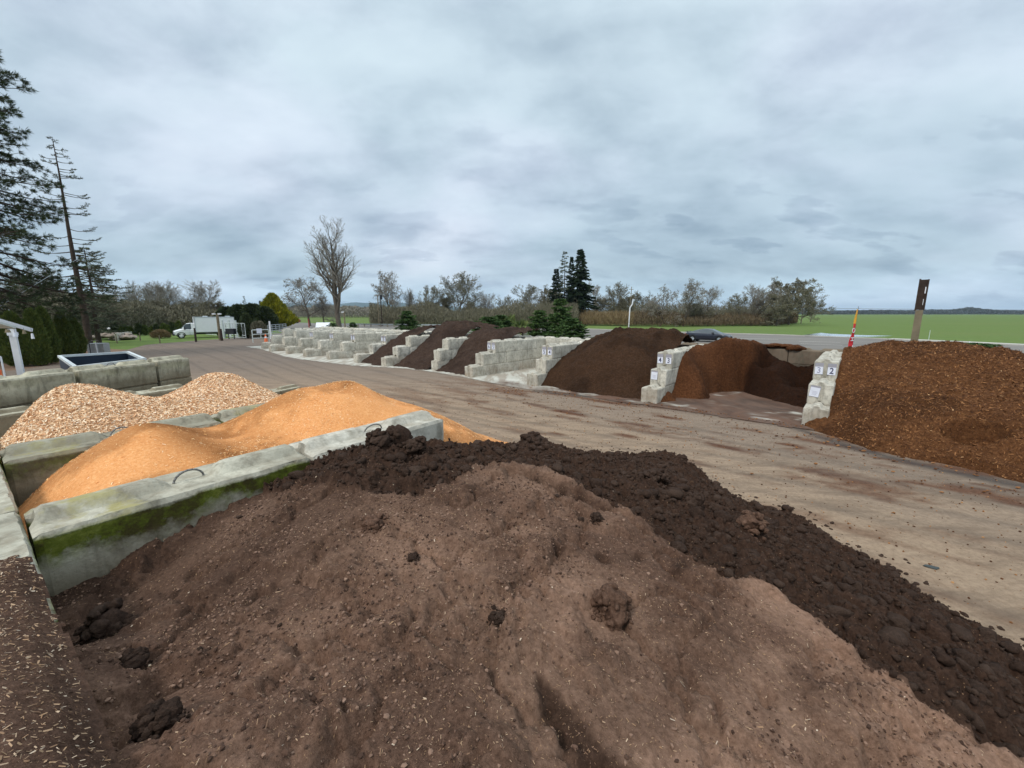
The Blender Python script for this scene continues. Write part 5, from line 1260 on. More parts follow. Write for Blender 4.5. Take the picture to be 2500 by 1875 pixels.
def volume_shrub(name, mat, px, base, top, wpx, label, cat, Y=None, seed=0, n=9000, leaf=(.16, .06), shape='flame', group=None, upd=.9, lobes=0, stem=True, h=None):
    rng = np.random.default_rng(seed + int(px)); p = at(px, base, 0) if Y is None else atY(px, base, Y); p = np.array([p[0], p[1], 0.]); dist = p[1]
    Hh = h or atY(px, top, dist)[2]; Rr = wpx / 985 * dist / 2
    r = empty(name, tuple(p)); tag(r, label, cat, group)
    f = rng.random(n) ** .9; a = rng.uniform(0, 6.28, n)
    prof = {'flame': np.sin(np.clip(f * .97 + .03, 0, 1) ** .62 * math.pi) ** .75, 'cone': (1 - f) ** .8 * (1 - np.exp(-f * 12)) * 1.15, 'dome': np.sqrt(np.clip(1 - f ** 2, 0, 1))}[shape]
    bump = 1 + .22 * (vnoise(a * 2.2, f * 9, seed) - .5) * 2 * .6 + ((.45 * (vnoise(a * 2.5, f * 4.5, seed + 2) - .5) + .4 * (vnoise(a * 6, f * 9, seed + 3) - .5)) if lobes else 0)
    rad = Rr * prof * bump * (1 - .28 * rng.random(n) ** 2)
    P = np.stack([rad * np.cos(a), rad * np.sin(a), f * Hh * .96 + .05], 1)
    P += rng.normal(0, .03, P.shape)
    D = np.stack([np.cos(a) * (1 - upd * .6), np.sin(a) * (1 - upd * .6), np.full(n, upd)], 1) + rng.normal(0, .3, (n, 3))
    tone = np.clip(rng.random(n) * .6 + .5 * (vnoise(a * 3, f * 12, seed + 4) - .2), 0, 1)
    mb = MB(); mb.leaves(P, D, leaf[0] * rng.uniform(.6, 1.4, n), leaf[1], attr=tone, rng=rng)
    m = int(n * .12)
    mb.build('foliage', M[mat], r)
    MB().tubes([(0, 0, 0)], [(0, 0, Hh * .7)], max(.03, Rr * .1), max(.02, Rr * .05), 6).build('trunk', M['bark_dark'], r, smooth=True)
    return r
HG = 'clipped hedge conifers at the left'
volume_shrub('hedge_conifer', 'arbor', 50, 895, 764, 52, 'broad hedge conifer behind the white post, leftmost', 'hedge conifer', seed=1, n=15000, leaf=(.20, .075), group=HG)
volume_shrub('hedge_conifer', 'arbor', 100, 893, 757, 38, 'tall pointed hedge conifer, second from the left', 'hedge conifer', seed=2, n=13000, leaf=(.20, .075), group=HG)
volume_shrub('hedge_conifer', 'arbor', 125, 888, 752, 34, 'slim hedge conifer, left of the flowering gap', 'hedge conifer', seed=3, n=11000, leaf=(.20, .075), group=HG)
volume_shrub('hedge_conifer', 'arbor', 166, 873, 765, 36, 'hedge conifer right of the flowering gap', 'hedge conifer', seed=4, n=11000, leaf=(.20, .075), group=HG)
volume_shrub('hedge_conifer', 'arbor', 188, 868, 772, 34, 'shortest hedge conifer, next to the tall fir trunk', 'hedge conifer', seed=5, n=11000, leaf=(.20, .075), group=HG)
volume_shrub('golden_cedar', 'cedar', 672, 803, 722, 84, 'golden yellow cedar behind the pipe gate', 'cedar', seed=6, n=15000, leaf=(.85, .20), shape='cone', lobes=7, h=None)
NG = 'young nursery conifers by the truck'
npos = [222, 243, 262, 285, 305, 318, 342, 356, 372, 384, 402, 412, 422, 432, 440]
for i, px in enumerate(npos):
    volume_shrub('young_conifer', 'arbor' if i % 3 else 'laurel', px, 821 - i * .3, 803 - (i * 7) % 11 - (6 if i > 9 else 0), 13 + (i * 5) % 7, f'young nursery conifer, {ORD[i]} from the left in the row before the dark trees', 'young conifer', seed=20 + i, n=1400, leaf=(.32, .12), shape='cone', group=NG)
volume_shrub('shrub', 'twig_tan', 393, 826, 812, 30, 'low tan brown shrub just left of the truck', 'shrub', seed=40, n=3500, leaf=(.4, .06), shape='dome')
for i, (px, w, top) in enumerate(((560, 40, 752), (590, 44, 746), (622, 40, 744), (650, 34, 752))):
    volume_shrub('laurel_hedge', 'laurel', px, 806, top, w + 12, f'dark laurel shrub, {ORD[i]} from the left, between truck and golden cedar', 'laurel', seed=50 + i, n=7000, leaf=(.6, .3), shape='dome', group='dark laurel hedge', upd=.4)
volume_shrub('shrub', 'laurel', 607, 834, 770, 40, 'dark conifer shrub just right of the chain link gate', 'shrub', seed=61, n=6000, leaf=(.4, .12), shape='cone', Y=54)
volume_shrub('shrub', 'twig_olive', 634, 832, 790, 34, 'olive shrub behind the pipe gate', 'shrub', seed=62, n=4000, leaf=(.4, .1), shape='dome', Y=54)

# thickets: nobody could count the stems
def thicket(name, pts, h0, h1, depth, mat, n, label, seed, blade=(.9, .05), up=1.2):
    rng = np.random.default_rng(seed); P = np.array([at(x, y)[:2] for x, y in pts]); L = np.r_[0, np.cumsum(np.hypot(*np.diff(P, axis=0).T))]
    q = rng.uniform(0, L[-1], n); x = np.interp(q, L, P[:, 0]); y = np.interp(q, L, P[:, 1]); off = rng.uniform(0, depth, n)
    r = np.hypot(x, y); x = x * (1 + off / r); y = y * (1 + off / r)
    hh = (h0 + (h1 - h0) * fbm(q / 9., q * 0 + 3, seed, 4)) * np.sin(np.clip((off / depth) * 2.6 + .45, 0, math.pi)).clip(.25, 1)
    z = rng.random(n) ** .8 * hh; D = np.stack([rng.normal(0, .35, n), rng.normal(0, .35, n), np.full(n, up)], 1)
    mb = MB(); mb.leaves(np.stack([x, y, z], 1), D, blade[0] * rng.uniform(.5, 1.3, n), blade[1] * rng.uniform(.6, 1.4, n), attr=rng.random(n), rng=rng)
    o = mb.build(name, M[mat]); tag(o, label, 'thicket', kind='stuff'); return o
thicket('willow_thicket', [(1412, 794), (1440, 795), (1500, 796), (1545, 797)], 2.4, 4.6, 9, 'twig_tan', 26000, 'tan willow thicket along the far edge of the grass', 1, (1.1, .07))
M['brush'] = foliage_mat('brown winter brush', (0.083, 0.063, 0.039), (0.255, 0.188, 0.112))
thicket('brush', [(1545, 797), (1640, 798), (1760, 797), (1870, 796), (1945, 790)], 1.8, 4.6, 14, 'brush', 60000, 'brown winter brush below the trees', 2, (.9, .09))
thicket('brush', [(905, 794), (1000, 795), (1100, 796), (1250, 797), (1412, 795)], 3.0, 8.0, 16, 'twig_olive', 80000, 'olive undergrowth below the trees left of the firs', 3, (.9, .10), up=.7)
thicket('brush', [(1545, 793), (1640, 793), (1760, 793), (1900, 793)], 3.5, 7.0, 12, 'twig_olive', 42000, 'olive scrub between the oaks at right', 9, (.9, .08), up=.9)
thicket('brush', [(110, 838), (200, 832), (300, 815), (400, 808), (520, 806), (570, 804)], 2.5, 6.5, 12, 'twig_olive', 60000, 'mossy undergrowth behind the nursery rows and truck', 4, (.8, .12), up=.5)
# far tree lines
def woodline(name, x0, x1, Y, topf, mat, n, label, seed, depth=60):
    rng = np.random.default_rng(seed); px = rng.uniform(x0, x1, n); Yv = Y + rng.uniform(0, depth, n)
    tops = topf(px); X_ = (px - CX_) / (F_ * cp + (CY_ - HZ_) * sp) * Yv * 1.0
    X_ = np.array([atY(a, HZ_, b)[0] for a, b in zip(px, Yv)]); zt = np.array([atY(a, t_, b)[2] for a, t_, b in zip(px, tops, Yv)])
    z = rng.random(n) ** .8 * zt; s_ = Y / 985.
    mb = MB(); mb.leaves(np.stack([X_, Yv, z], 1), np.stack([rng.normal(0, .5, n), rng.normal(0, .5, n), np.ones(n)], 1), 3.6 * s_ * rng.uniform(.5, 1.4, n), 1.7 * s_, attr=rng.random(n), rng=rng)
    return tag(mb.build(name, M[mat]), label, 'tree line', kind='stuff')
HZ_ = 766.0
woodline('far_woods', 690, 1000, 330, lambda x: 746 + 10 * vnoise(x / 14., x * 0, 3) + 3 * vnoise(x / 4., x * 0, 4), 'twig', 22000, 'far brown tree line beyond the left field', 5, 60)
M['farwood'] = foliage_mat('far dark woods', (0.055, 0.066, 0.066), (0.115, 0.12, 0.115))
woodline('far_woods', 1930, 2620, 1500, lambda x: 757 + 5 * vnoise(x / 40., x * 0, 8) + 2 * vnoise(x / 6., x * 0, 9) - 6 * np.exp(-((x - 2375) / 45.) ** 2), 'farwood', 42000, 'far dark tree line along the horizon at right', 6, 250)
woodline('far_woods', 500, 780, 500, lambda x: 748 + 6 * vnoise(x / 12., x * 0, 13), 'farwood', 14000, 'dark woods behind the golden cedar', 7, 60)
# blue hills
M['hill'] = simple('forested far hills', (0.055, 0.085, 0.075), .95, .05, kind='pos', scale=.002)
def hill(pxs, Y, seed, name='hills'):
    mb = MB(); V = []; n = len(pxs)
    for k_, (d, s_) in enumerate(((0, 0), (400, .55), (1100, 1), (2200, .9), (4000, 0))):
        for (x, yt) in pxs:
            q = atY(x, HZ_, Y + d * 1.0); zt = atY(x, yt, Y + 1100)[2]; V.append((q[0], Y + d, -1 + zt * s_))
    F = np.array([(r * n + i, r * n + i + 1, (r + 1) * n + i + 1, (r + 1) * n + i) for r in range(4) for i in range(n - 1)])
    mb.add(V, F); tag(mb.build(name, M['hill'], attr=False, smooth=True), kind='structure')
hx = np.linspace(540, 1300, 60); hill([(x, 752 - 17 * sst(620, 700, x) * sst(1250, 900, x) * (.55 + .9 * fbm(x / 45, x * 0, 3)) + 4) for x in hx], 6000, 1)
hx = np.linspace(1200, 2900, 80); hill([(x, 759 - 5 * fbm(x / 60, x * 0, 5)) for x in hx], 4500, 2)

# ---- the near conifers at left
def pine_tree():
    rng = np.random.default_rng(77); base = at(-22, 886, 0); r = empty('pine_tree', tuple(base)); tag(r, 'large pine with drooping clumped branches filling the left edge', 'pine tree')
    H_ = 23.; t = MB(); zs = np.linspace(0, H_, 14); rr = .42 * (1 - zs / H_ * .9); P = np.column_stack([zs * 0 + .12 * np.sin(zs * .3), zs * 0, zs]); t.tubes(P[:-1], P[1:], rr[:-1], rr[1:], 9); t.build('trunk', M['bark_dark'], r, smooth=True)
    S = []; LP, LD, LT = [], [], []
    def tuft(p, d, k_=1.0):
        m = 20; D = d * .9 + rng.normal(0, .50, (m, 3)); LP.append(np.repeat(p[None], m, 0) + rng.normal(0, .03, (m, 3))); LD.append(D); LT.append(np.full(m, rng.random()) * .7 + rng.random(m) * .3)
    for w in range(150):
        f = .17 + .83 * (w + rng.random()) / 150; a = rng.uniform(0, 2 * math.pi)
        prof = np.interp(f, (.17, .25, .33, .45, .55, .66, .8, 1), (3.6, 5.9, 6.0, 4.6, 4.6, 4.4, 3.6, .8))
        L = prof * rng.uniform(.75, 1.08); n = int(L / .35) + 2; p = np.array([0, 0, f * H_]); el0 = np.interp(f, (.17, .5, .8, 1), (-.22, -.08, .25, .8)) + rng.normal(0, .1)
        for i in range(n):
            e = i / n; el = el0 - .25 * math.sin(e * 2.4) + .40 * e * e; aa = a + .22 * math.sin(i * .7 + w)
            d = np.array([math.cos(aa) * math.cos(el), math.sin(aa) * math.cos(el), math.sin(el)]); p2 = p + d * L / n; rb = .075 * (1 - e) * L / 5 + .012; S.append((*p, *p2, rb, rb * .85))
            if e > .2:
                for sgn in (-1, 1):
                    if rng.random() < .72:
                        sd_ = unit(np.array([-math.sin(aa), math.cos(aa), 0]) * sgn + d * .7 + np.array([0, 0, rng.uniform(-.5, .35)])); l2 = L * .24 * (1.2 - e) * rng.uniform(.5, 1.3) + .25
                        q = p2; m = max(2, int(l2 / .3))
                        for j in range(m):
                            sd_ = unit(sd_ + rng.normal(0, .16, 3) + np.array([0, 0, .07])); q2 = q + sd_ * l2 / m; S.append((*q, *q2, .016, .010)); q = q2
                            if j > 0 or m < 3:
                                if rng.random() < .8: tuft(q, sd_)
                        tuft(q, sd_)
            p = p2
        tuft(p, d)
    S = np.array(S); mb = MB(); mb.tubes(S[:, :3], S[:, 3:6], S[:, 6], S[:, 7], 4, attr=.0, mi=1)
    LP = np.concatenate(LP); LD = np.concatenate(LD); mb.leaves(LP, LD, .30 * rng.uniform(.6, 1.25, len(LP)), .028, attr=np.concatenate(LT), rng=rng)
    mb.build('crown', [M['pine'], M['bark_dark']], r)
    c_ = MB(); lumps(c_, [np.zeros(3)], [.13], rng, ICO3, 0, 1.6, .1); 
    return r
pine_tree()
def gaunt_fir():
    rng = np.random.default_rng(5); base = at(219, 846, 0); Y = base[1]; r = empty('fir_tree', tuple(base)); tag(r, 'tall gaunt fir with bare trunk and few upswept branches at left', 'fir tree')
    Ht = atY(147, 338, Y)[2]; t = MB(); zs = np.linspace(0, Ht, 16); rr = .30 * (1 - zs / Ht * .93); P = np.column_stack([.04 * np.sin(zs * .5), zs * 0, zs]); t.tubes(P[:-1], P[1:], rr[:-1], rr[1:], 9); t.build('trunk', M['bark_dark'], r, smooth=True)
    S, LP, LD = [], [], []
    def br(f, a, L, el0, tip):
        n = int(L / .3) + 3; p = np.array([0, 0, f * Ht])
        for i in range(n):
            e = i / n; el = el0 + tip * e * e + rng.normal(0, .05); d = np.array([math.cos(a) * math.cos(el), math.sin(a) * math.cos(el), math.sin(el)]); p2 = p + d * L / n; S.append((*p, *p2, .028 * (1 - e) + .01, .028 * (1 - e) + .008))
            if e > .45:
                for sgn in (-1, 1):
                    sd_ = unit(np.array([-math.sin(a), math.cos(a), 0]) * sgn * .7 + d * .9 + rng.normal(0, .2, 3)); l2 = .18 + .5 * (1 - e) * rng.random(); S.append((*p2, *(p2 + sd_ * l2), .010, .006))
                    m = 14; k_ = rng.random((m, 1)); LP.append(p2 + sd_ * l2 * k_); LD.append(sd_ + rng.normal(0, .5, (m, 3)))
            p = p2
    for q in range(26): br(1 - .28 * (q + .5) / 26, rng.uniform(0, 6.28), .35 + 1.5 * (q / 26) * rng.uniform(.6, 1.2), -.1, .6)
    for q in range(17): br(.40 + .34 * rng.random(), rng.uniform(0, 6.28), rng.uniform(1.4, 3.2), -.20, .75)
    for q in range(46): br(.18 + .26 * rng.random(), rng.uniform(0, 6.28), rng.uniform(1.8, 4.2), -.25, .55)
    for f, L in ((.66, 2.2), (.585, 2.8), (.52, 1.6), (.44, 2.6), (.405, 3.4), (.36, 3.9)): br(f, -.2 + rng.normal(0, .1), L, -.22, .75)
    S = np.array(S); mb = MB(); mb.tubes(S[:, :3], S[:, 3:6], S[:, 6], S[:, 7], 4, mi=1); LP = np.concatenate(LP); LD = np.concatenate(LD)
    mb.leaves(LP, LD, .16 * rng.uniform(.6, 1.3, len(LP)), .035, attr=rng.random(len(LP)), rng=rng); mb.build('crown', [M['needle_grey'], M['bark_dark']], r)
gaunt_fir()
SPR = conifer_meshes(17, H=10., r=3.6, n_whorl=30, per=8, droop=-.12, tipup=-.05, start=.12, blade=(.34, .07), dens=1.3, sparse=.3, shape=.7, mat='needle_grey')
conifer(SPR, 243, 838, 600, 'drooping grey green spruce with long sagging branches beside the gaunt fir', H0=10., wide=.85, name='spruce_tree', cat='spruce')
mbd = MB(); rg = np.random.default_rng(3)

# ---------------------------------------------------------------- street furniture and small things
def P0(px, py): return at(px, py, 0)
def hgt(px, py, Y): return float(atY(px, py, Y)[2])
M['wood_post'] = simple('weathered timber', (0.20, 0.165, 0.11), .9, .15, var=.25, scale=3)
M['wood_dark'] = simple('dark stained board', (0.045, 0.030, 0.024), .8, .2, var=.3, scale=4)
M['white_paint'] = simple('white painted wood', (0.72, 0.73, 0.76), .5, .4, var=.05)
M['pale_metal'] = simple('pale metal', (0.55, 0.60, 0.58), .5, .4)
M['black_metal'] = simple('black metal', (0.02, 0.02, 0.025), .4, .5)
# timber sign post at right
p = atY(2231, 838, 15.6); p[2] = 0; r = empty('sign_post', tuple(p), R(-46)); tag(r, 'thick timber post carrying the dark back of a tall narrow sign', 'sign post')
zt = hgt(2243, 757, 15.6); ztt = hgt(2252, 682, 15.6)
MB().box((0, 0, (zt) / 2), (.21, .15, zt)).build('post', M['wood_post'], r, attr=False)
mb = MB(); mb.box((0, .03, (zt + ztt) / 2), (.19, .10, ztt - zt - .02)); mb.build('sign_back', M['wood_dark'], r, attr=False)
mb = MB(); mb.box((.115, .03, (zt + ztt) / 2), (.04, .14, ztt - zt)); mb.box((-.115, .03, (zt + ztt) / 2), (.05, .14, ztt - zt + .04)); mb.build('sign_frame', M['wood_dark'], r, attr=False)
mb = MB(); mb.box((.07, -.025, ztt - .40), (.03, .012, .24)); mb.box((.06, -.025, zt + .30), (.015, .012, .22)); mb.build('painted_sky_slit', M['white_paint'], r, attr=False)  # white strips painted in for sky light showing through slits
# feather flag
M['flag_red'] = simple('red flag cloth', (0.62, 0.035, 0.045), .7, .2, var=.08); M['flag_yellow'] = simple('orange yellow flag cloth', (0.80, 0.40, 0.05), .7, .2, var=.08)
Yf = 17.4; p = atY(2076, 845, Yf); p[2] = 0; r = empty('feather_flag', tuple(p), R(20)); tag(r, 'red feather flag with yellow tip and white letters behind the back wall', 'flag')
Hf = hgt(2082, 748, Yf); MB().tubes([(0.10, 0, 0)], [(0.16, 0, Hf)], .014, .008, 8).build('pole', M['black_metal'], r, attr=False)
def flagw(z): f = (z - .7) / (Hf - .7); return .29 * math.sqrt(max(0, 1 - f)) * .95 + .01
zz = np.linspace(.7, Hf - .12, 26); zs_ = zz.tolist()
def flagpart(za, zb):
    mb = MB(); V = []; F = []; zs2 = np.linspace(za, zb, 14)
    for z in zs2:
        xr = .10 + .06 * z / Hf; w = flagw(z); yy = .02 * math.sin(z * 4)
        V += [(xr - w, yy - .006 + .02 * math.sin(z * 7), z), (xr, -.006, z), (xr, .006, z), (xr - w, yy + .006 + .02 * math.sin(z * 7), z)]
    for i in range(13):
        for q in range(4): F.append((i * 4 + q, i * 4 + (q + 1) % 4, i * 4 + 4 + (q + 1) % 4, i * 4 + 4 + q))
    mb.add(V, np.array(F)); return mb
zsplit = hgt(2078, 790, Yf)
c_ = flagpart(.7, zsplit).build('cloth', M['flag_red'], r, attr=False); flagpart(zsplit, Hf - .12).build('flag_tip', M['flag_yellow'], r, attr=False)
for ch, z in (('O', zsplit - .30), ('H', zsplit - .66), ('T', zsplit - 1.0)):
    me = text_mesh(ch, .36, .004); o = bpy.data.objects.new('letter', me); COL.objects.link(o); o.parent = r
    if not me.materials: me.materials.append(M['white_paint'])
    o.location = (.10 - flagw(z) * .5, -.035, z); o.rotation_euler = (R(90), R(90) if ch != 'O' else 0, 0); o.scale = (.7, .8, 1)
# slim crooked white pole and cobra-like poles
def pole(name, px, base, top, r0, mat, label, cat='pole', Y=None, xtop=None, parts=None, r1=None):
    p = P0(px, base) if Y is None else atY(px, base, Y); p = np.array([p[0], p[1], 0.]); h = hgt(xtop or px, top, p[1]); r = empty(name, tuple(p)); tag(r, label, cat)
    MB().tubes([(0, 0, 0)], [(0, 0, h)], r0, r1 or r0 * .8, 8).build('shaft', M[mat], r, smooth=True, attr=False); return r, h
Yp = P0(1534, 806)[1]; r = empty('pole', tuple(P0(1534, 806))); tag(r, 'slim white pole with a kink before the trees', 'pole')
h = hgt(1539, 700, Yp); mb = MB(); mb.path([(0, 0, 0), (0.1, 0, h * .52), (.55, 0, h * .60), (.65, 0, h * .72)], .12, 6); mb.build('shaft', M['white_paint'], r, attr=False); MB().tubes([(-.1, 0, 0)], [(.25, 0, h)], .09, .06, 6).build('mast', M['wood_post'], r, attr=False)
MB().box((.2, 0, h - .5), (.9, .06, .08)).box((.2, 0, h - 1.3), (.6, .06, .08)).build('crossarm', M['wood_post'], r, attr=False)
r, h = pole('utility_pole', 926, 796, 724, .16, 'wood_post', 'left one of the two utility poles beside the gnarled oak', 'utility pole', r1=.13)
r, h = pole('utility_pole', 933, 796, 720, .14, 'wood_dark', 'right utility pole with a dark transformer on top', 'utility pole'); MB().tubes([(0.1, 0, h - 1.2)], [(0.1, 0, h)], .35, .35, 10, cap=True).build('transformer', M['black_metal'], r, attr=False)
def floodpost(px, base, top, Y, label):
    p = P0(px, base); r = empty('light_post', (p[0], p[1], 0)); tag(r, label, 'light post'); h = hgt(px - 4, top, p[1])
    MB().tubes([(0, 0, 0)], [(0, 0, h)],   .16, .14, 9, cap=True).build('post', M['wood_post'], r, attr=False)
    for s_ in (-1, 1):
        l = MB(); l.box((s_ * .36, -.1, h - .02), (.32, .22, .16)); l.tubes([(0, 0, h - .15)], [(s_ * .4, -.1, h - .05)], .03, .03, 5); l.build('floodlight', M['white_paint'], r, attr=False)
floodpost(538, 831, 766, 50, 'thick wooden post with two white floodlights before the truck'); 
r, h = pole('light_post', 843, 806, 762, .16, 'wood_post', 'wooden post with one white lamp right of the cottonwood', 'light post'); MB().box((-.25, 0, h), (.5, .25, .18)).build('lamp', M['white_paint'], r, attr=False)
pole('post', 479, 835, 801, .11, 'wood_dark', 'short brown post in front of the truck cab', 'post'); pole('post', 542, 832, 803, .15, 'wood_dark', 'short thick post at the foot of the floodlight post', 'post')
for px, b, t_ in ((547, 826, 782), (563, 824, 782), (579, 824, 782)): pole('pipe_bollard', px, b, t_, .16, 'pale_metal', {547: 'left', 563: 'middle', 579: 'right'}[px] + ' one of the three pale green pipes behind the chain link gate', 'pipe bollard')
pole('post', 662, 828, 784, .12, 'white_paint', 'white pipe post right of the traffic cone', 'post'); M['red_metal'] = simple('red metal', (0.35, 0.05, 0.04), .5, .4); pole('post', 755, 802, 778, .12, 'red_metal', 'thin red post in front of the gnarled oak', 'post')
for px, b, t_, lab in ((343, 832, 812, 'thin fence post right of the white wall'), (286, 838, 815, 'thin fence post before the stone heap'), (391, 838, 818, 'thin fence post in the grass left of the truck')): pole('fence_post', px, b, t_, .06, 'wood_post', lab, 'fence post')
pole('marker_post', 2366, 842, 833, .05, 'white_paint', 'tiny white marker post on the kerb at right', 'marker post'); pole('marker_post', 2267, 830, 806, .035, 'pale_metal', 'thin grey marker stake in the field right of the timber post', 'marker post')
# chain-link sliding gate
def gate():
    A_ = P0(505, 822); B_ = P0(601, 828); A_ = P0(503, 818); d = (B_ - A_)[:2]; L = float(np.linalg.norm(d)); r = empty('sliding_gate', (A_[0], A_[1], 0), math.atan2(d[1], d[0])); tag(r, 'long galvanised chain link gate in front of the truck', 'gate')
    hg = 2.0; mb = MB(); k_ = .04
    for z in (.15, .45, hg): mb.tubes([(0, 0, z)], [(L, 0, z)], k_, k_, 6)
    n = 15
    for i in range(n + 1): mb.tubes([(L * i / n, 0, .15)], [(L * i / n, 0, hg)], k_ * .8, k_ * .8, 6)
    mb.tubes([(L * .5, 0, .2)], [(L * .58, 0, hg)], k_, k_, 6).tubes([(L * .66, 0, .2)], [(L * .58, 0, hg)], k_, k_, 6)
    mb.build('frame', M['pale_metal'], r, attr=False)
    w = MB(); 
    for i in range(int(L / .45)):
        x = i * .45
        w.tubes([(x, 0, .2), (x + .0, 0, hg)], [(min(L, x + .9), 0, hg), (min(L, x + .9), 0, .2)], .003, .003, 3)
    w.build('chain_link', M['steel'], r, attr=False)
gate()
def rail_gate(pa, pb, h, rails, label, name='pipe_gate', sheet=False, mat='pale_metal'):
    A_ = P0(*pa); B_ = P0(*pb); d = (B_ - A_)[:2]; L = float(np.linalg.norm(d)); r = empty(name, (A_[0], A_[1], 0), math.atan2(d[1], d[0])); tag(r, label, 'gate')
    mb = MB()
    for z in rails: mb.tubes([(0, 0, z)], [(L, 0, z)], .05, .05, 6)
    for x in np.linspace(0, L, max(3, int(L / 1.6) + 1)): mb.tubes([(x, 0, .0 if x in (0., L) else rails[0])], [(x, 0, rails[-1])], .05, .05, 6)
    mb.build('frame', M[mat], r, attr=False)
    if sheet: MB().box((L * .42, -.08, rails[-1] - .12), (.55, .02, .55)).build('notice', M['paper'], r, attr=False)
rail_gate((618, 836), (658, 834), 1.4, (.45, .9, 1.4), 'pale pipe gate with a white notice sheet on it', sheet=True)
rail_gate((656, 818), (700, 812), 1.5, (.3, .6, .9, 1.2, 1.5), 'grey rail gate behind the pipe gate', mat='steel')
# cone, bin, notice board, guard rail
M['orange'] = simple('orange plastic', (0.75, 0.16, 0.05), .5, .4)
p = P0(650, 836); r = empty('traffic_cone', tuple(p)); tag(r, 'orange traffic cone left of the farthest bay dividers', 'traffic cone')
MB().tubes([(0, 0, .04)], [(0, 0, .95)], .20, .05, 14, cap=True).build('cone', M['orange'], r, smooth=False, attr=False); MB().box((0, 0, .02), (.5, .5, .04)).build('base', M['black_metal'], r, attr=False); MB().tubes([(0, 0, .5)], [(0, 0, .68)], .127, .098, 14).build('band', M['white_paint'], r, attr=False)
p = P0(566, 828); r = empty('control_box', tuple(p)); tag(r, 'black gate motor box on legs in front of the chain link gate', 'control box'); MB().box((0, 0, 1.0), (1.0, .6, .7)).build('housing', M['black_metal'], r, attr=False); mb = MB()
for sx in (-.35, .35): mb.box((sx, 0, .33), (.08, .08, .66))
mb.build('legs', M['black_metal'], r, attr=False)
p = P0(788, 806); r = empty('sign_board', tuple(p), R(15)); tag(r, 'white slanted board lying behind the far dividers', 'sign board'); MB().box((0, .6, 1.0), (2.6, 1.5, .08), rot=Matrix.Rotation(R(38), 3, 'X').to_quaternion()).build('panel', M['white_paint'], r, attr=False); MB().box((-1.1, .4, .45), (.1, .1, .9)).box((1.1, .4, .45), (.1, .1, .9)).build('support', M['wood_post'], r, attr=False)
def guard():
    pts = [P0(x, y) for x, y in ((795, 797), (860, 797), (930, 798), (1000, 799), (1080, 800))]; r = empty('guard_rail', tuple(pts[0])); tag(r, 'long weathered guard rail along the road left of the green conifer', 'guard rail')
    mb = MB(); q = MB(); o = pts[0]
    for a, b in zip(pts[:-1], pts[1:]):
        d = (b - a)[:2]; L = np.linalg.norm(d); m = (a + b) / 2 - o; mb.box((m[0], m[1], .62), (L, .08, .32), rz=math.atan2(d[1], d[0]))
        for i in range(int(L / 2)): e = a + (b - a) * (i * 2 / L) - o; q.box((e[0], e[1], .35), (.16, .2, .7))
    mb.build('rail', M['steel'], r, attr=False); q.build('posts', M['wood_post'], r, attr=False)
guard()
# puddle in the verge
M['water'] = simple('still puddle water', (0.30, 0.33, 0.34), .06, .6, kind='pos')
pl = [(1962, 818), (1985, 815), (2003, 812.5), (2030, 815), (2100, 818), (2180, 820), (2120, 822), (2040, 822), (1965, 821)]
o = flat_poly('puddle', [tuple(at(*q)[:2]) for q in pl], .004, M['water']); tag(o, kind='structure')
# power line far over the field
mb = MB(); pts = [atY(x, y, 70) for x, y in ((1960, 752), (2150, 754), (2350, 756), (2560, 757))]; mb.path(pts, .018, 4); tag(mb.build('power_line', M['black_metal'], attr=False), 'thin power line strung over the green field at right', 'power line')
mb = MB(); mb.path([atY(-40, 772, 26), atY(105, 683, 30), atY(190, 632, 33)], .016, 5); tag(mb.build('guy_wire', M['steel'], attr=False), 'slack guy wire slanting up past the pine at left', 'wire')
# flat bit of debris on the yard
p = P0(2275, 1388); e = MB(); lumps(e, [np.zeros(3)], [.09], np.random.default_rng(3), ICO3, 0, .15, .3); o = e.build('bark_scrap', M['farwood'], smooth=True, loc=(p[0], p[1], .02)); o.scale = (1.3, .5, 1); o.rotation_euler = (0, 0, -.3); tag(o, 'flat grey scrap of bark lying alone on the pale yard at right', 'debris')

# ---------------------------------------------------------------- lean-to at left, trailer, small shed, stones
p = np.array([-15.9, 13.3, 0.]); p = atY(50, 905, 13.3); p[2] = 0
r = empty('porch', tuple(p)); tag(r, 'white porch post holding a white roof edge at the left', 'porch')
hz = hgt(38, 803, 13.3); MB().box((0, 0, hz / 2), (.15, .13, hz), rz=.6).build('post', M['white_paint'], r, attr=False); MB().box((0, 0, hz - .16), (.2, .19, .10), rz=.6).build('capital', M['white_paint'], r, attr=False)
pa = atY(78, 806, 13.6) - p; pb = atY(-120, 748, 11.6) - p; d = pb - pa; L = np.linalg.norm(d); m_ = (pa + pb) / 2
mb = MB(); qt = Vector(d).to_track_quat('X', 'Z'); mb.box(tuple(m_), (L, .05, .12), rot=qt); mb.build('fascia', M['white_paint'], r, attr=False)
mb = MB(); mb.box(tuple(m_ + np.array([-.55, -1.3, .13])), (L, 2.9, .06), rot=qt); mb.build('roof', M['pale_metal'], r, attr=False)
def hanging(px, y0, y1, w, label, mat):
    Y = 12.9; a = atY(px, y0, Y); b = atY(px, y1, Y); zr = hgt(px, 800 if px > 20 else 790, Y); r_ = empty('wind_chime', tuple(a)); tag(r_, label, 'wind chime', 'ornaments hanging from the porch roof')
    MB().tubes([(0, 0, 0)], [(0, 0, zr - a[2])], .004, .004, 4).build('cord', M['black_metal'], r_, attr=False); MB().tubes([(0, 0, b[2] - a[2])], [(0, 0, 0)], w, w * .6, 8, cap=True).build('body', M[mat], r_, attr=False)
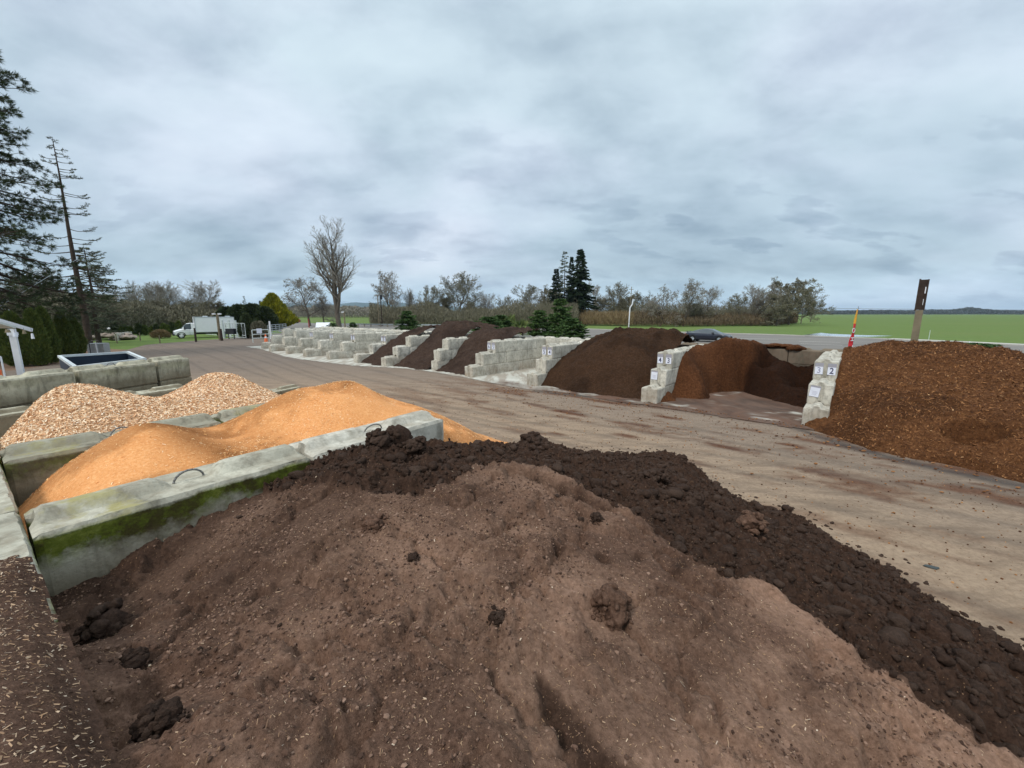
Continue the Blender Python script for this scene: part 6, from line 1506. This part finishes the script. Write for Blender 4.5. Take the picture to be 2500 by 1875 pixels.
hanging(18, 804, 812, .07, 'small pale birdhouse hanging left of the white post', 'wood_post'); hanging(36, 812, 822, .06, 'purple white lantern hanging on the white post', 'paper'); hanging(58, 806, 815, .045, 'small pale chime hanging just right of the white post', 'wood_post'); hanging(78, 814, 827, .04, 'slim chime with a white tip hanging farthest right', 'white_paint')
# small shed in the hedge gap
p = atY(146, 868, 36); p[2] = 0; r = empty('garden_shed', tuple(p), .5); tag(r, 'small grey green shed showing in the gap between the hedge conifers', 'shed'); hs_ = hgt(146, 812, 36)
MB().box((0, 0, hs_ / 2), (1.6, 1.6, hs_)).build('wall', simple('pale green grey siding', (0.16, 0.21, 0.20), .7, .3), r, attr=False); MB().box((0, 0, hs_ + .06), (1.8, 1.8, .12)).build('roof', M['pale_metal'], r, attr=False)
M['blossom'] = foliage_mat('pale blossom', (.30, .26, .10), (.75, .60, .48)); volume_shrub('blossom_shrub', 'blossom', 142, 868, 788, 24, 'pale blossoming shrub above the small shed', 'shrub', Y=38, seed=71, n=2500, leaf=(.25, .12), shape='dome')
# dump trailer
M['trailer_in'] = simple('dark blue trailer inside', (0.018, 0.030, 0.050), .55, .35, var=.2); M['rim'] = simple('scuffed white rim', (0.60, 0.64, 0.64), .5, .4); M['tyre'] = simple('tyre rubber', (0.018, 0.018, 0.018), .8, .2)
Zt = 1.55; q = [at(145, 870, Zt), at(312, 860, Zt), at(352, 877, Zt), at(184, 897, Zt)]
q[1] = q[0] + (q[1] - q[0]); c0 = sum(q) / 4; r = empty('dump_trailer', (c0[0], c0[1], 0)); tag(r, 'dark blue open dump trailer with white rim behind the left wall', 'trailer')
lo = .55; mb = MB(); rim = MB(); Q = [np.array([*(x[:2] - c0[:2]), Zt]) for x in q]
for i in range(4):
    a, b = Q[i], Q[(i + 1) % 4]; d = b - a; L = np.linalg.norm(d); m_ = (a + b) / 2
    mb.box((m_[0], m_[1], (lo + Zt) / 2), (L, .05, Zt - lo - .06), rz=math.atan2(d[1], d[0])); rim.box((m_[0], m_[1], Zt), (L + .09, .10, .09), rz=math.atan2(d[1], d[0]))
V = [(x[0], x[1], lo) for x in Q] + [(x[0], x[1], lo - .08) for x in Q]; mb.add(V, np.array([(0, 1, 2, 3), (7, 6, 5, 4)]))
mb.build('bed', M['trailer_in'], r, attr=False); rim.build('rim', M['rim'], r, attr=False)
def wheel_at(parent, loc, rad, w, rz, rimmat='steel', name='wheel'):
    ro = bpy.data.objects.new(name, None)
    mb = MB(); n = 22
    a0, a1 = np.array([0, -w / 2, 0]), np.array([0, w / 2, 0]); mb.tubes([a0], [a1], rad, rad, n, cap=False)
    th = np.linspace(0, 2 * math.pi, n, endpoint=False)
    for yy in (-w / 2, w / 2):
        V = [(rad * math.cos(t), yy, rad * math.sin(t)) for t in th] + [(rad * .64 * math.cos(t), yy * 1.0, rad * .64 * math.sin(t)) for t in th]
        mb.add(V, np.array([(i, (i + 1) % n, n + (i + 1) % n, n + i) for i in range(n)]))
    ty = mb.build(name, M['tyre'], parent, smooth=False, attr=False); ty.location = loc; ty.rotation_euler = (0, 0, rz)
    h_ = MB(); h_.tubes([(0, -w * .36, 0)], [(0, w * .36, 0)], rad * .64, rad * .64, n, cap=True)
    for sgn in (-1, 1):
        h_.tubes([(0, sgn * w * .30, 0)], [(0, sgn * w * .50, 0)], rad * .16, rad * .12, 10, cap=True)
        for k_ in range(5):
            t = k_ * 2 * math.pi / 5; h_.tubes([(0, sgn * w * .44, 0)], [(rad * .6 * math.cos(t), sgn * w * .44, rad * .6 * math.sin(t))], .05 * rad / .33, .04 * rad / .33, 5)
    h_.build('rim', M[rimmat], ty, attr=False)
dl = (Q[1] - Q[0]); ang = math.atan2(dl[1], dl[0]); L = np.linalg.norm(dl); nrm = np.array([-math.sin(ang), math.cos(ang)])
for f in (.42, .58):
    for i, s_ in ((0, .14), (3, -.14)):
        w_ = Q[i] + (Q[1] - Q[0] if i == 0 else Q[2] - Q[3]) * f; wheel_at(r, (w_[0] + nrm[0] * s_ * (-1 if i == 3 else 1), w_[1] + nrm[1] * s_, .36), .36, .2, ang)
MB().box(tuple((Q[0] + Q[3]) / 2 + np.array([-.5 * math.cos(ang), -.5 * math.sin(ang), -.95])), (1.2, .12, .12), rz=ang).build('tongue', M['black_metal'], r, attr=False)
# stones and white low wall, left distance
M['stone'] = simple('tan field stone', (0.27, 0.22, 0.18), .9, .15, var=.35, scale=1.2, kind='pos')
rg = np.random.default_rng(8); SGp = 'stones piled beyond the hedge conifers'
for i in range(34):
    px = rg.uniform(212, 288); k_ = (px - 205) / 85; yb = 833 - rg.random() * 14 * (1 - abs(k_ - .45)); p = P0(px, 832); z = max(0, (833 - yb) / 985 * p[1]); e = MB()
    lumps(e, [np.zeros(3)], [rg.uniform(.35, .75)], rg, ICO2, 0, .45, .3); o = e.build('field_stone', M['stone'], attr=False, loc=(p[0], p[1] + rg.uniform(0, 3), z + .15)); tag(o, 'flat tan stone in the heap left of the low white wall', 'stone', SGp)
r = empty('low_wall', tuple(P0(300, 829))); tag(r, 'low white panel wall right of the stone heap', 'wall'); a = P0(284, 832) - P0(300, 829); b = P0(322, 826) - P0(300, 829); d = b - a; mb = MB()
for i in range(4): e = a + d * (i + .5) / 4; mb.box((e[0], e[1], .45), (np.linalg.norm(d) / 4 - .08, .2, .9), rz=math.atan2(d[1], d[0]))
mb.build('panel', M['curb'], r, attr=False)
p = P0(270, 830); r = empty('round_sign', tuple(p)); tag(r, 'small round white sign above the stone heap', 'sign'); MB().tubes([(0, 0, 0)], [(0, 0, 1.2)], .04, .04, 6).build('stake', M['wood_post'], r, attr=False); MB().tubes([(0, -.03, 1.5)], [(0, .03, 1.5)], .2, .2, 16, cap=True).build('disc', M['white_paint'], r, attr=False)
# hose reel and grey bin by the fir trunk
p = P0(243, 862); r = empty('storage_crate', tuple(p), .3); tag(r, 'grey crate with a black handle frame by the tall fir trunk', 'crate'); MB().box((0, 0, .42), (1.1, .8, .8)).build('box', M['steel'], r, attr=False); mb = MB(); mb.path([(-.3, -.5, 0), (-.3, -.5, .9), (-.1, -.5, 1.05), (.35, -.5, 1.05)], .035, 6); mb.build('handle', M['black_metal'], r, attr=False); MB().tubes([(.15, -.5, 0)], [(.12, -.5, .95)], .035, .035, 6).build('stand', M['white_paint'], r, attr=False)
# wire fence panel with orange items at far left
p = atY(8, 900, 15); p[2] = 0; r = empty('mesh_fence', tuple(p), .9); tag(r, 'pale fence frame with orange mesh at the left edge', 'fence'); zf = hgt(8, 871, 15); mb = MB()
mb.tubes([(-.9, 0, 0), (0, 0, 0), (-.9, 0, zf)], [(-.9, 0, zf), (0, 0, zf), (0, 0, zf)], .03, .03, 6); mb.build('frame', M['white_paint'], r, attr=False); MB().box((-.45, .1, zf * .4), (.8, .03, zf * .6)).build('mesh', M['orange'], r, attr=False)

# ---------------------------------------------------------------- vehicles
def car_paint(name, c):
    m = Mat(name, .28, .5); m.b.inputs['Coat Weight'].default_value = .6; m.b.inputs['Coat Roughness'].default_value = .08; return m.out(m.mix(m.ramp(m.noise(3, 3, kind='obj'), [(.4, 0.), (.7, .15)]), c, tuple(x * .7 + .02 for x in c)))
M['navy'] = car_paint('dark navy car paint', (0.010, 0.013, 0.028)); M['redcar'] = car_paint('red car paint', (.35, .02, .03)); M['white_car'] = car_paint('white truck paint', (.80, .81, .82))
M['glass'] = simple('tinted window glass', (0.05, 0.065, 0.075), .06, .6, var=.02); M['trim'] = simple('black plastic trim', (0.02, 0.02, 0.022), .5, .4); M['lampglass'] = simple('headlight glass', (.55, .58, .62), .1, .6); M['redlamp'] = simple('red lamp glass', (.35, .015, .015), .2, .5)
def loft(st, glassf, n_=None):
    """st: list of (x, zbottom, zbelt, ztop, halfwidth, roofhalf). returns body MB, glass MB"""
    rings = []
    for (x, zb, zl, zt_, w, rw) in st:
        h = [(w * .80, zb), (w * .97, zb + .08), (w, zb + (zl - zb) * .55), (w * .985, zl - .04), (w * .95, zl), (rw, zt_ - .045), (rw * .82, zt_), (0, zt_ + .012)]
        ring = [(x, y, z) for y, z in h] + [(x, -y, z) for y, z in h[-2::-1]]; rings.append(ring)
    m = len(rings[0]); body, gl = MB(), MB(); V = np.array(rings).reshape(-1, 3); FB, FG = [], []
    for i in range(len(rings) - 1):
        for j in range(m - 1):
            f = (i * m + j, i * m + j + 1, (i + 1) * m + j + 1, (i + 1) * m + j); (FG if glassf(st[i], st[i + 1], j, m) else FB).append(f)
        FB.append((i * m + m - 1, i * m, (i + 1) * m, (i + 1) * m + m - 1))
    body.add(V, np.array(FB)); body.X.append(list(range(m))); body.XM.append(0); body.X.append([len(V) - m + i for i in reversed(range(m))]); body.XM.append(0)
    if FG: gl.add(V, np.array(FG))
    return body, gl
def coupe(p, heading, mat, label, s_=1.0):
    r = empty('car', tuple(p), heading); tag(r, label, 'car'); r.scale = (s_,) * 3
    st = [(-2.25, .42, .78, .84, .66, .50), (-2.18, .34, .86, .93, .76, .56), (-2.0, .26, .92, 1.00, .84, .60), (-1.55, .22, .95, 1.10, .89, .60), (-1.0, .20, .94, 1.27, .905, .585), (-.45, .20, .93, 1.375, .905, .58), (.1, .20, .92, 1.39, .905, .58), (.45, .20, .915, 1.34, .905, .585), (.95, .20, .91, 1.11, .90, .64), (1.3, .21, .90, .955, .895, .72), (1.75, .22, .83, .87, .87, .70), (2.1, .26, .72, .76, .80, .60), (2.25, .36, .60, .64, .66, .45)]
    def gf(a, b, j, m):
        jj = min(j, m - 2 - j); x0, x1 = a[0], b[0]
        if jj == 4: return -1.6 < x0 and x1 < 1.0 and not (-.5 < x0 < -.4 and False)
        if jj >= 5: return (x0 >= .4 and x1 <= 1.35) or (x0 >= -2.05 and x1 <= -.95)
        return False
    b, g_ = loft(st, gf); b.build('body', M[mat], r, smooth=True, attr=False); g_.build('windows', M['glass'], r, smooth=False, attr=False)
    for sx in (-1.36, 1.36):
        for sy in (-.82, .82):
            wheel_at(r, (sx, sy, .325), .325, .22, 0, 'steel'); 
            aw = MB(); th = np.linspace(-.15, math.pi + .15, 13); pts = [(sx + .40 * math.cos(t), math.copysign(.885, sy), .325 + .40 * math.sin(t)) for t in th]; aw.path(pts, .045, 5); aw.build('wheel_arch', M['trim'], r, attr=False)
    for sy in (-1, 1):
        MB().box((.72, sy * 1.0, .98), (.20, .20, .13), taper=.8).build('mirror', M['trim'], r, attr=False)
        MB().box((1.98, sy * .66, .66), (.34, .22, .13), taper=.7, rz=-sy * .5).build('headlight', M['lampglass'], r, attr=False)
        MB().box((-2.16, sy * .64, .80), (.12, .30, .12), rz=-sy * .3).build('tail_light', M['redlamp'], r, attr=False)
        MB().box((-.25, sy * .908, .66), (1.3, .008, .012)).build('door_seam', M['trim'], r, attr=False)
    MB().box((-2.12, 0, 1.07), (.24, 1.3, .035)).box((-2.08, .45, 1.0), (.08, .04, .16)).box((-2.08, -.45, 1.0), (.08, .04, .16)).build('spoiler', M[mat], r, attr=False)
    return r
a = P0(1686, 834); b = P0(1772, 838); d = (b - a)[:2]
c0 = P0(1728, 834); hd = math.atan2(d[1], d[0])
coupe((c0[0], c0[1], 0.004), hd + .03, 'navy', 'dark navy two door coupe driving on the road', 1.08)
c0 = P0(712, 789); coupe((c0[0], c0[1], 0.004), R(200), 'redcar', 'small red car far away on the road right of the golden cedar', 1.25)
def truck():
    f = P0(432, 826); rr = P0(560, 822); d = (f - rr)[:2]; hd = math.atan2(d[1], d[0]) ; c = (f + rr) / 2; r = empty('box_truck', (c[0], c[1], 0), hd); tag(r, 'white box truck with van cab parked on the grass', 'truck')
    # local +x forward, total length about 7
    s_ = 1.0; r.scale = (.98, .98, .94)
    st = [(.9, .45, 1.25, 2.12, .95, .86), (1.35, .42, 1.25, 2.14, .98, .86), (1.8, .42, 1.25, 2.06, .98, .84), (2.15, .42, 1.24, 1.72, .98, .86), (2.45, .42, 1.22, 1.32, .98, .84), (2.95, .42, 1.08, 1.16, .96, .80), (3.2, .46, .98, 1.05, .92, .74), (3.27, .55, .9, .96, .85, .6)]
    def gf(a, b, j, m):
        jj = min(j, m - 2 - j)
        if jj == 4: return 1.3 < a[0] and b[0] < 2.3
        if jj >= 5: return a[0] >= 1.75 and b[0] <= 2.5
        return False
    b, g_ = loft(st, gf); b.build('cab', M['white_car'], r, smooth=False, attr=False); g_.build('windows', M['glass'], r, attr=False)
    bx = r; MB().box((-1.35, 0, 1.90), (4.5, 2.25, 2.15)).build('cargo_box', M['white_car'], r, attr=False)
    mb = MB()
    for yy in (-1.13, 1.13):
        mb.box((-1.35, yy, 2.98), (4.56, .05, .06)).box((-1.35, yy, .84), (4.56, .05, .07)); mb.box((.91, yy, 1.9), (.06, .05, 2.2)).box((-3.61, yy, 1.9), (.06, .05, 2.2))
    mb.build('box_trim', M['steel'], r, attr=False)
    for x in (-.4, -3.0): MB().box((x, 0, 3.04), (.6, .8, .16), taper=.8).build('roof_vent', M['steel'], r, attr=False)
    MB().box((-1.2, 0, .62), (4.6, .8, .22)).build('chassis', M['trim'], r, attr=False); MB().box((3.27, 0, .52), (.16, 1.9, .24)).build('bumper', M['trim'], r, attr=False); MB().box((3.24, 0, .80), (.08, 1.2, .24)).build('grille', M['trim'], r, attr=False)
    for sy in (-1, 1):
        MB().box((3.20, sy * .78, .80), (.16, .30, .22)).build('headlight', M['redlamp'] if False else M['lampglass'], r, attr=False); MB().box((2.05, sy * 1.12, 1.38), (.12, .2, .34)).build('mirror', M['trim'], r, attr=False); MB().box((1.55, sy * .985, .95), (.012, .006, 1.0)).build('door_seam', M['trim'], r, attr=False)
        wheel_at(r, (2.5, sy * .84, .38), .38, .24, 0, 'white_paint'); wheel_at(r, (-2.0, sy * .86, .38), .38, .34, 0, 'white_paint')
        aw = MB(); th = np.linspace(-.1, math.pi + .1, 11); aw.path([(2.5 + .47 * math.cos(t), sy * .955, .38 + .47 * math.sin(t)) for t in th], .05, 5); aw.build('wheel_arch', M['trim'], r, attr=False)
truck()

# ---------------------------------------------------------------- haze
hz_ = Mat('haze'); nt = hz_.nt; nt.nodes.remove(hz_.b); vol = nt.nodes.new('ShaderNodeVolumePrincipled'); nt.links.new(vol.outputs[0], [n for n in nt.nodes if n.type == 'OUTPUT_MATERIAL'][0].inputs['Volume'])
vol.inputs['Density'].default_value = 0.00007; vol.inputs['Color'].default_value = (.62, .78, .95, 1); vol.inputs['Anisotropy'].default_value = .1
mb = MB(); mb.box((0, 0, 149), (29000, 29000, 302)); hb = mb.build('haze', hz_.m, attr=False); tag(hb, kind='stuff')
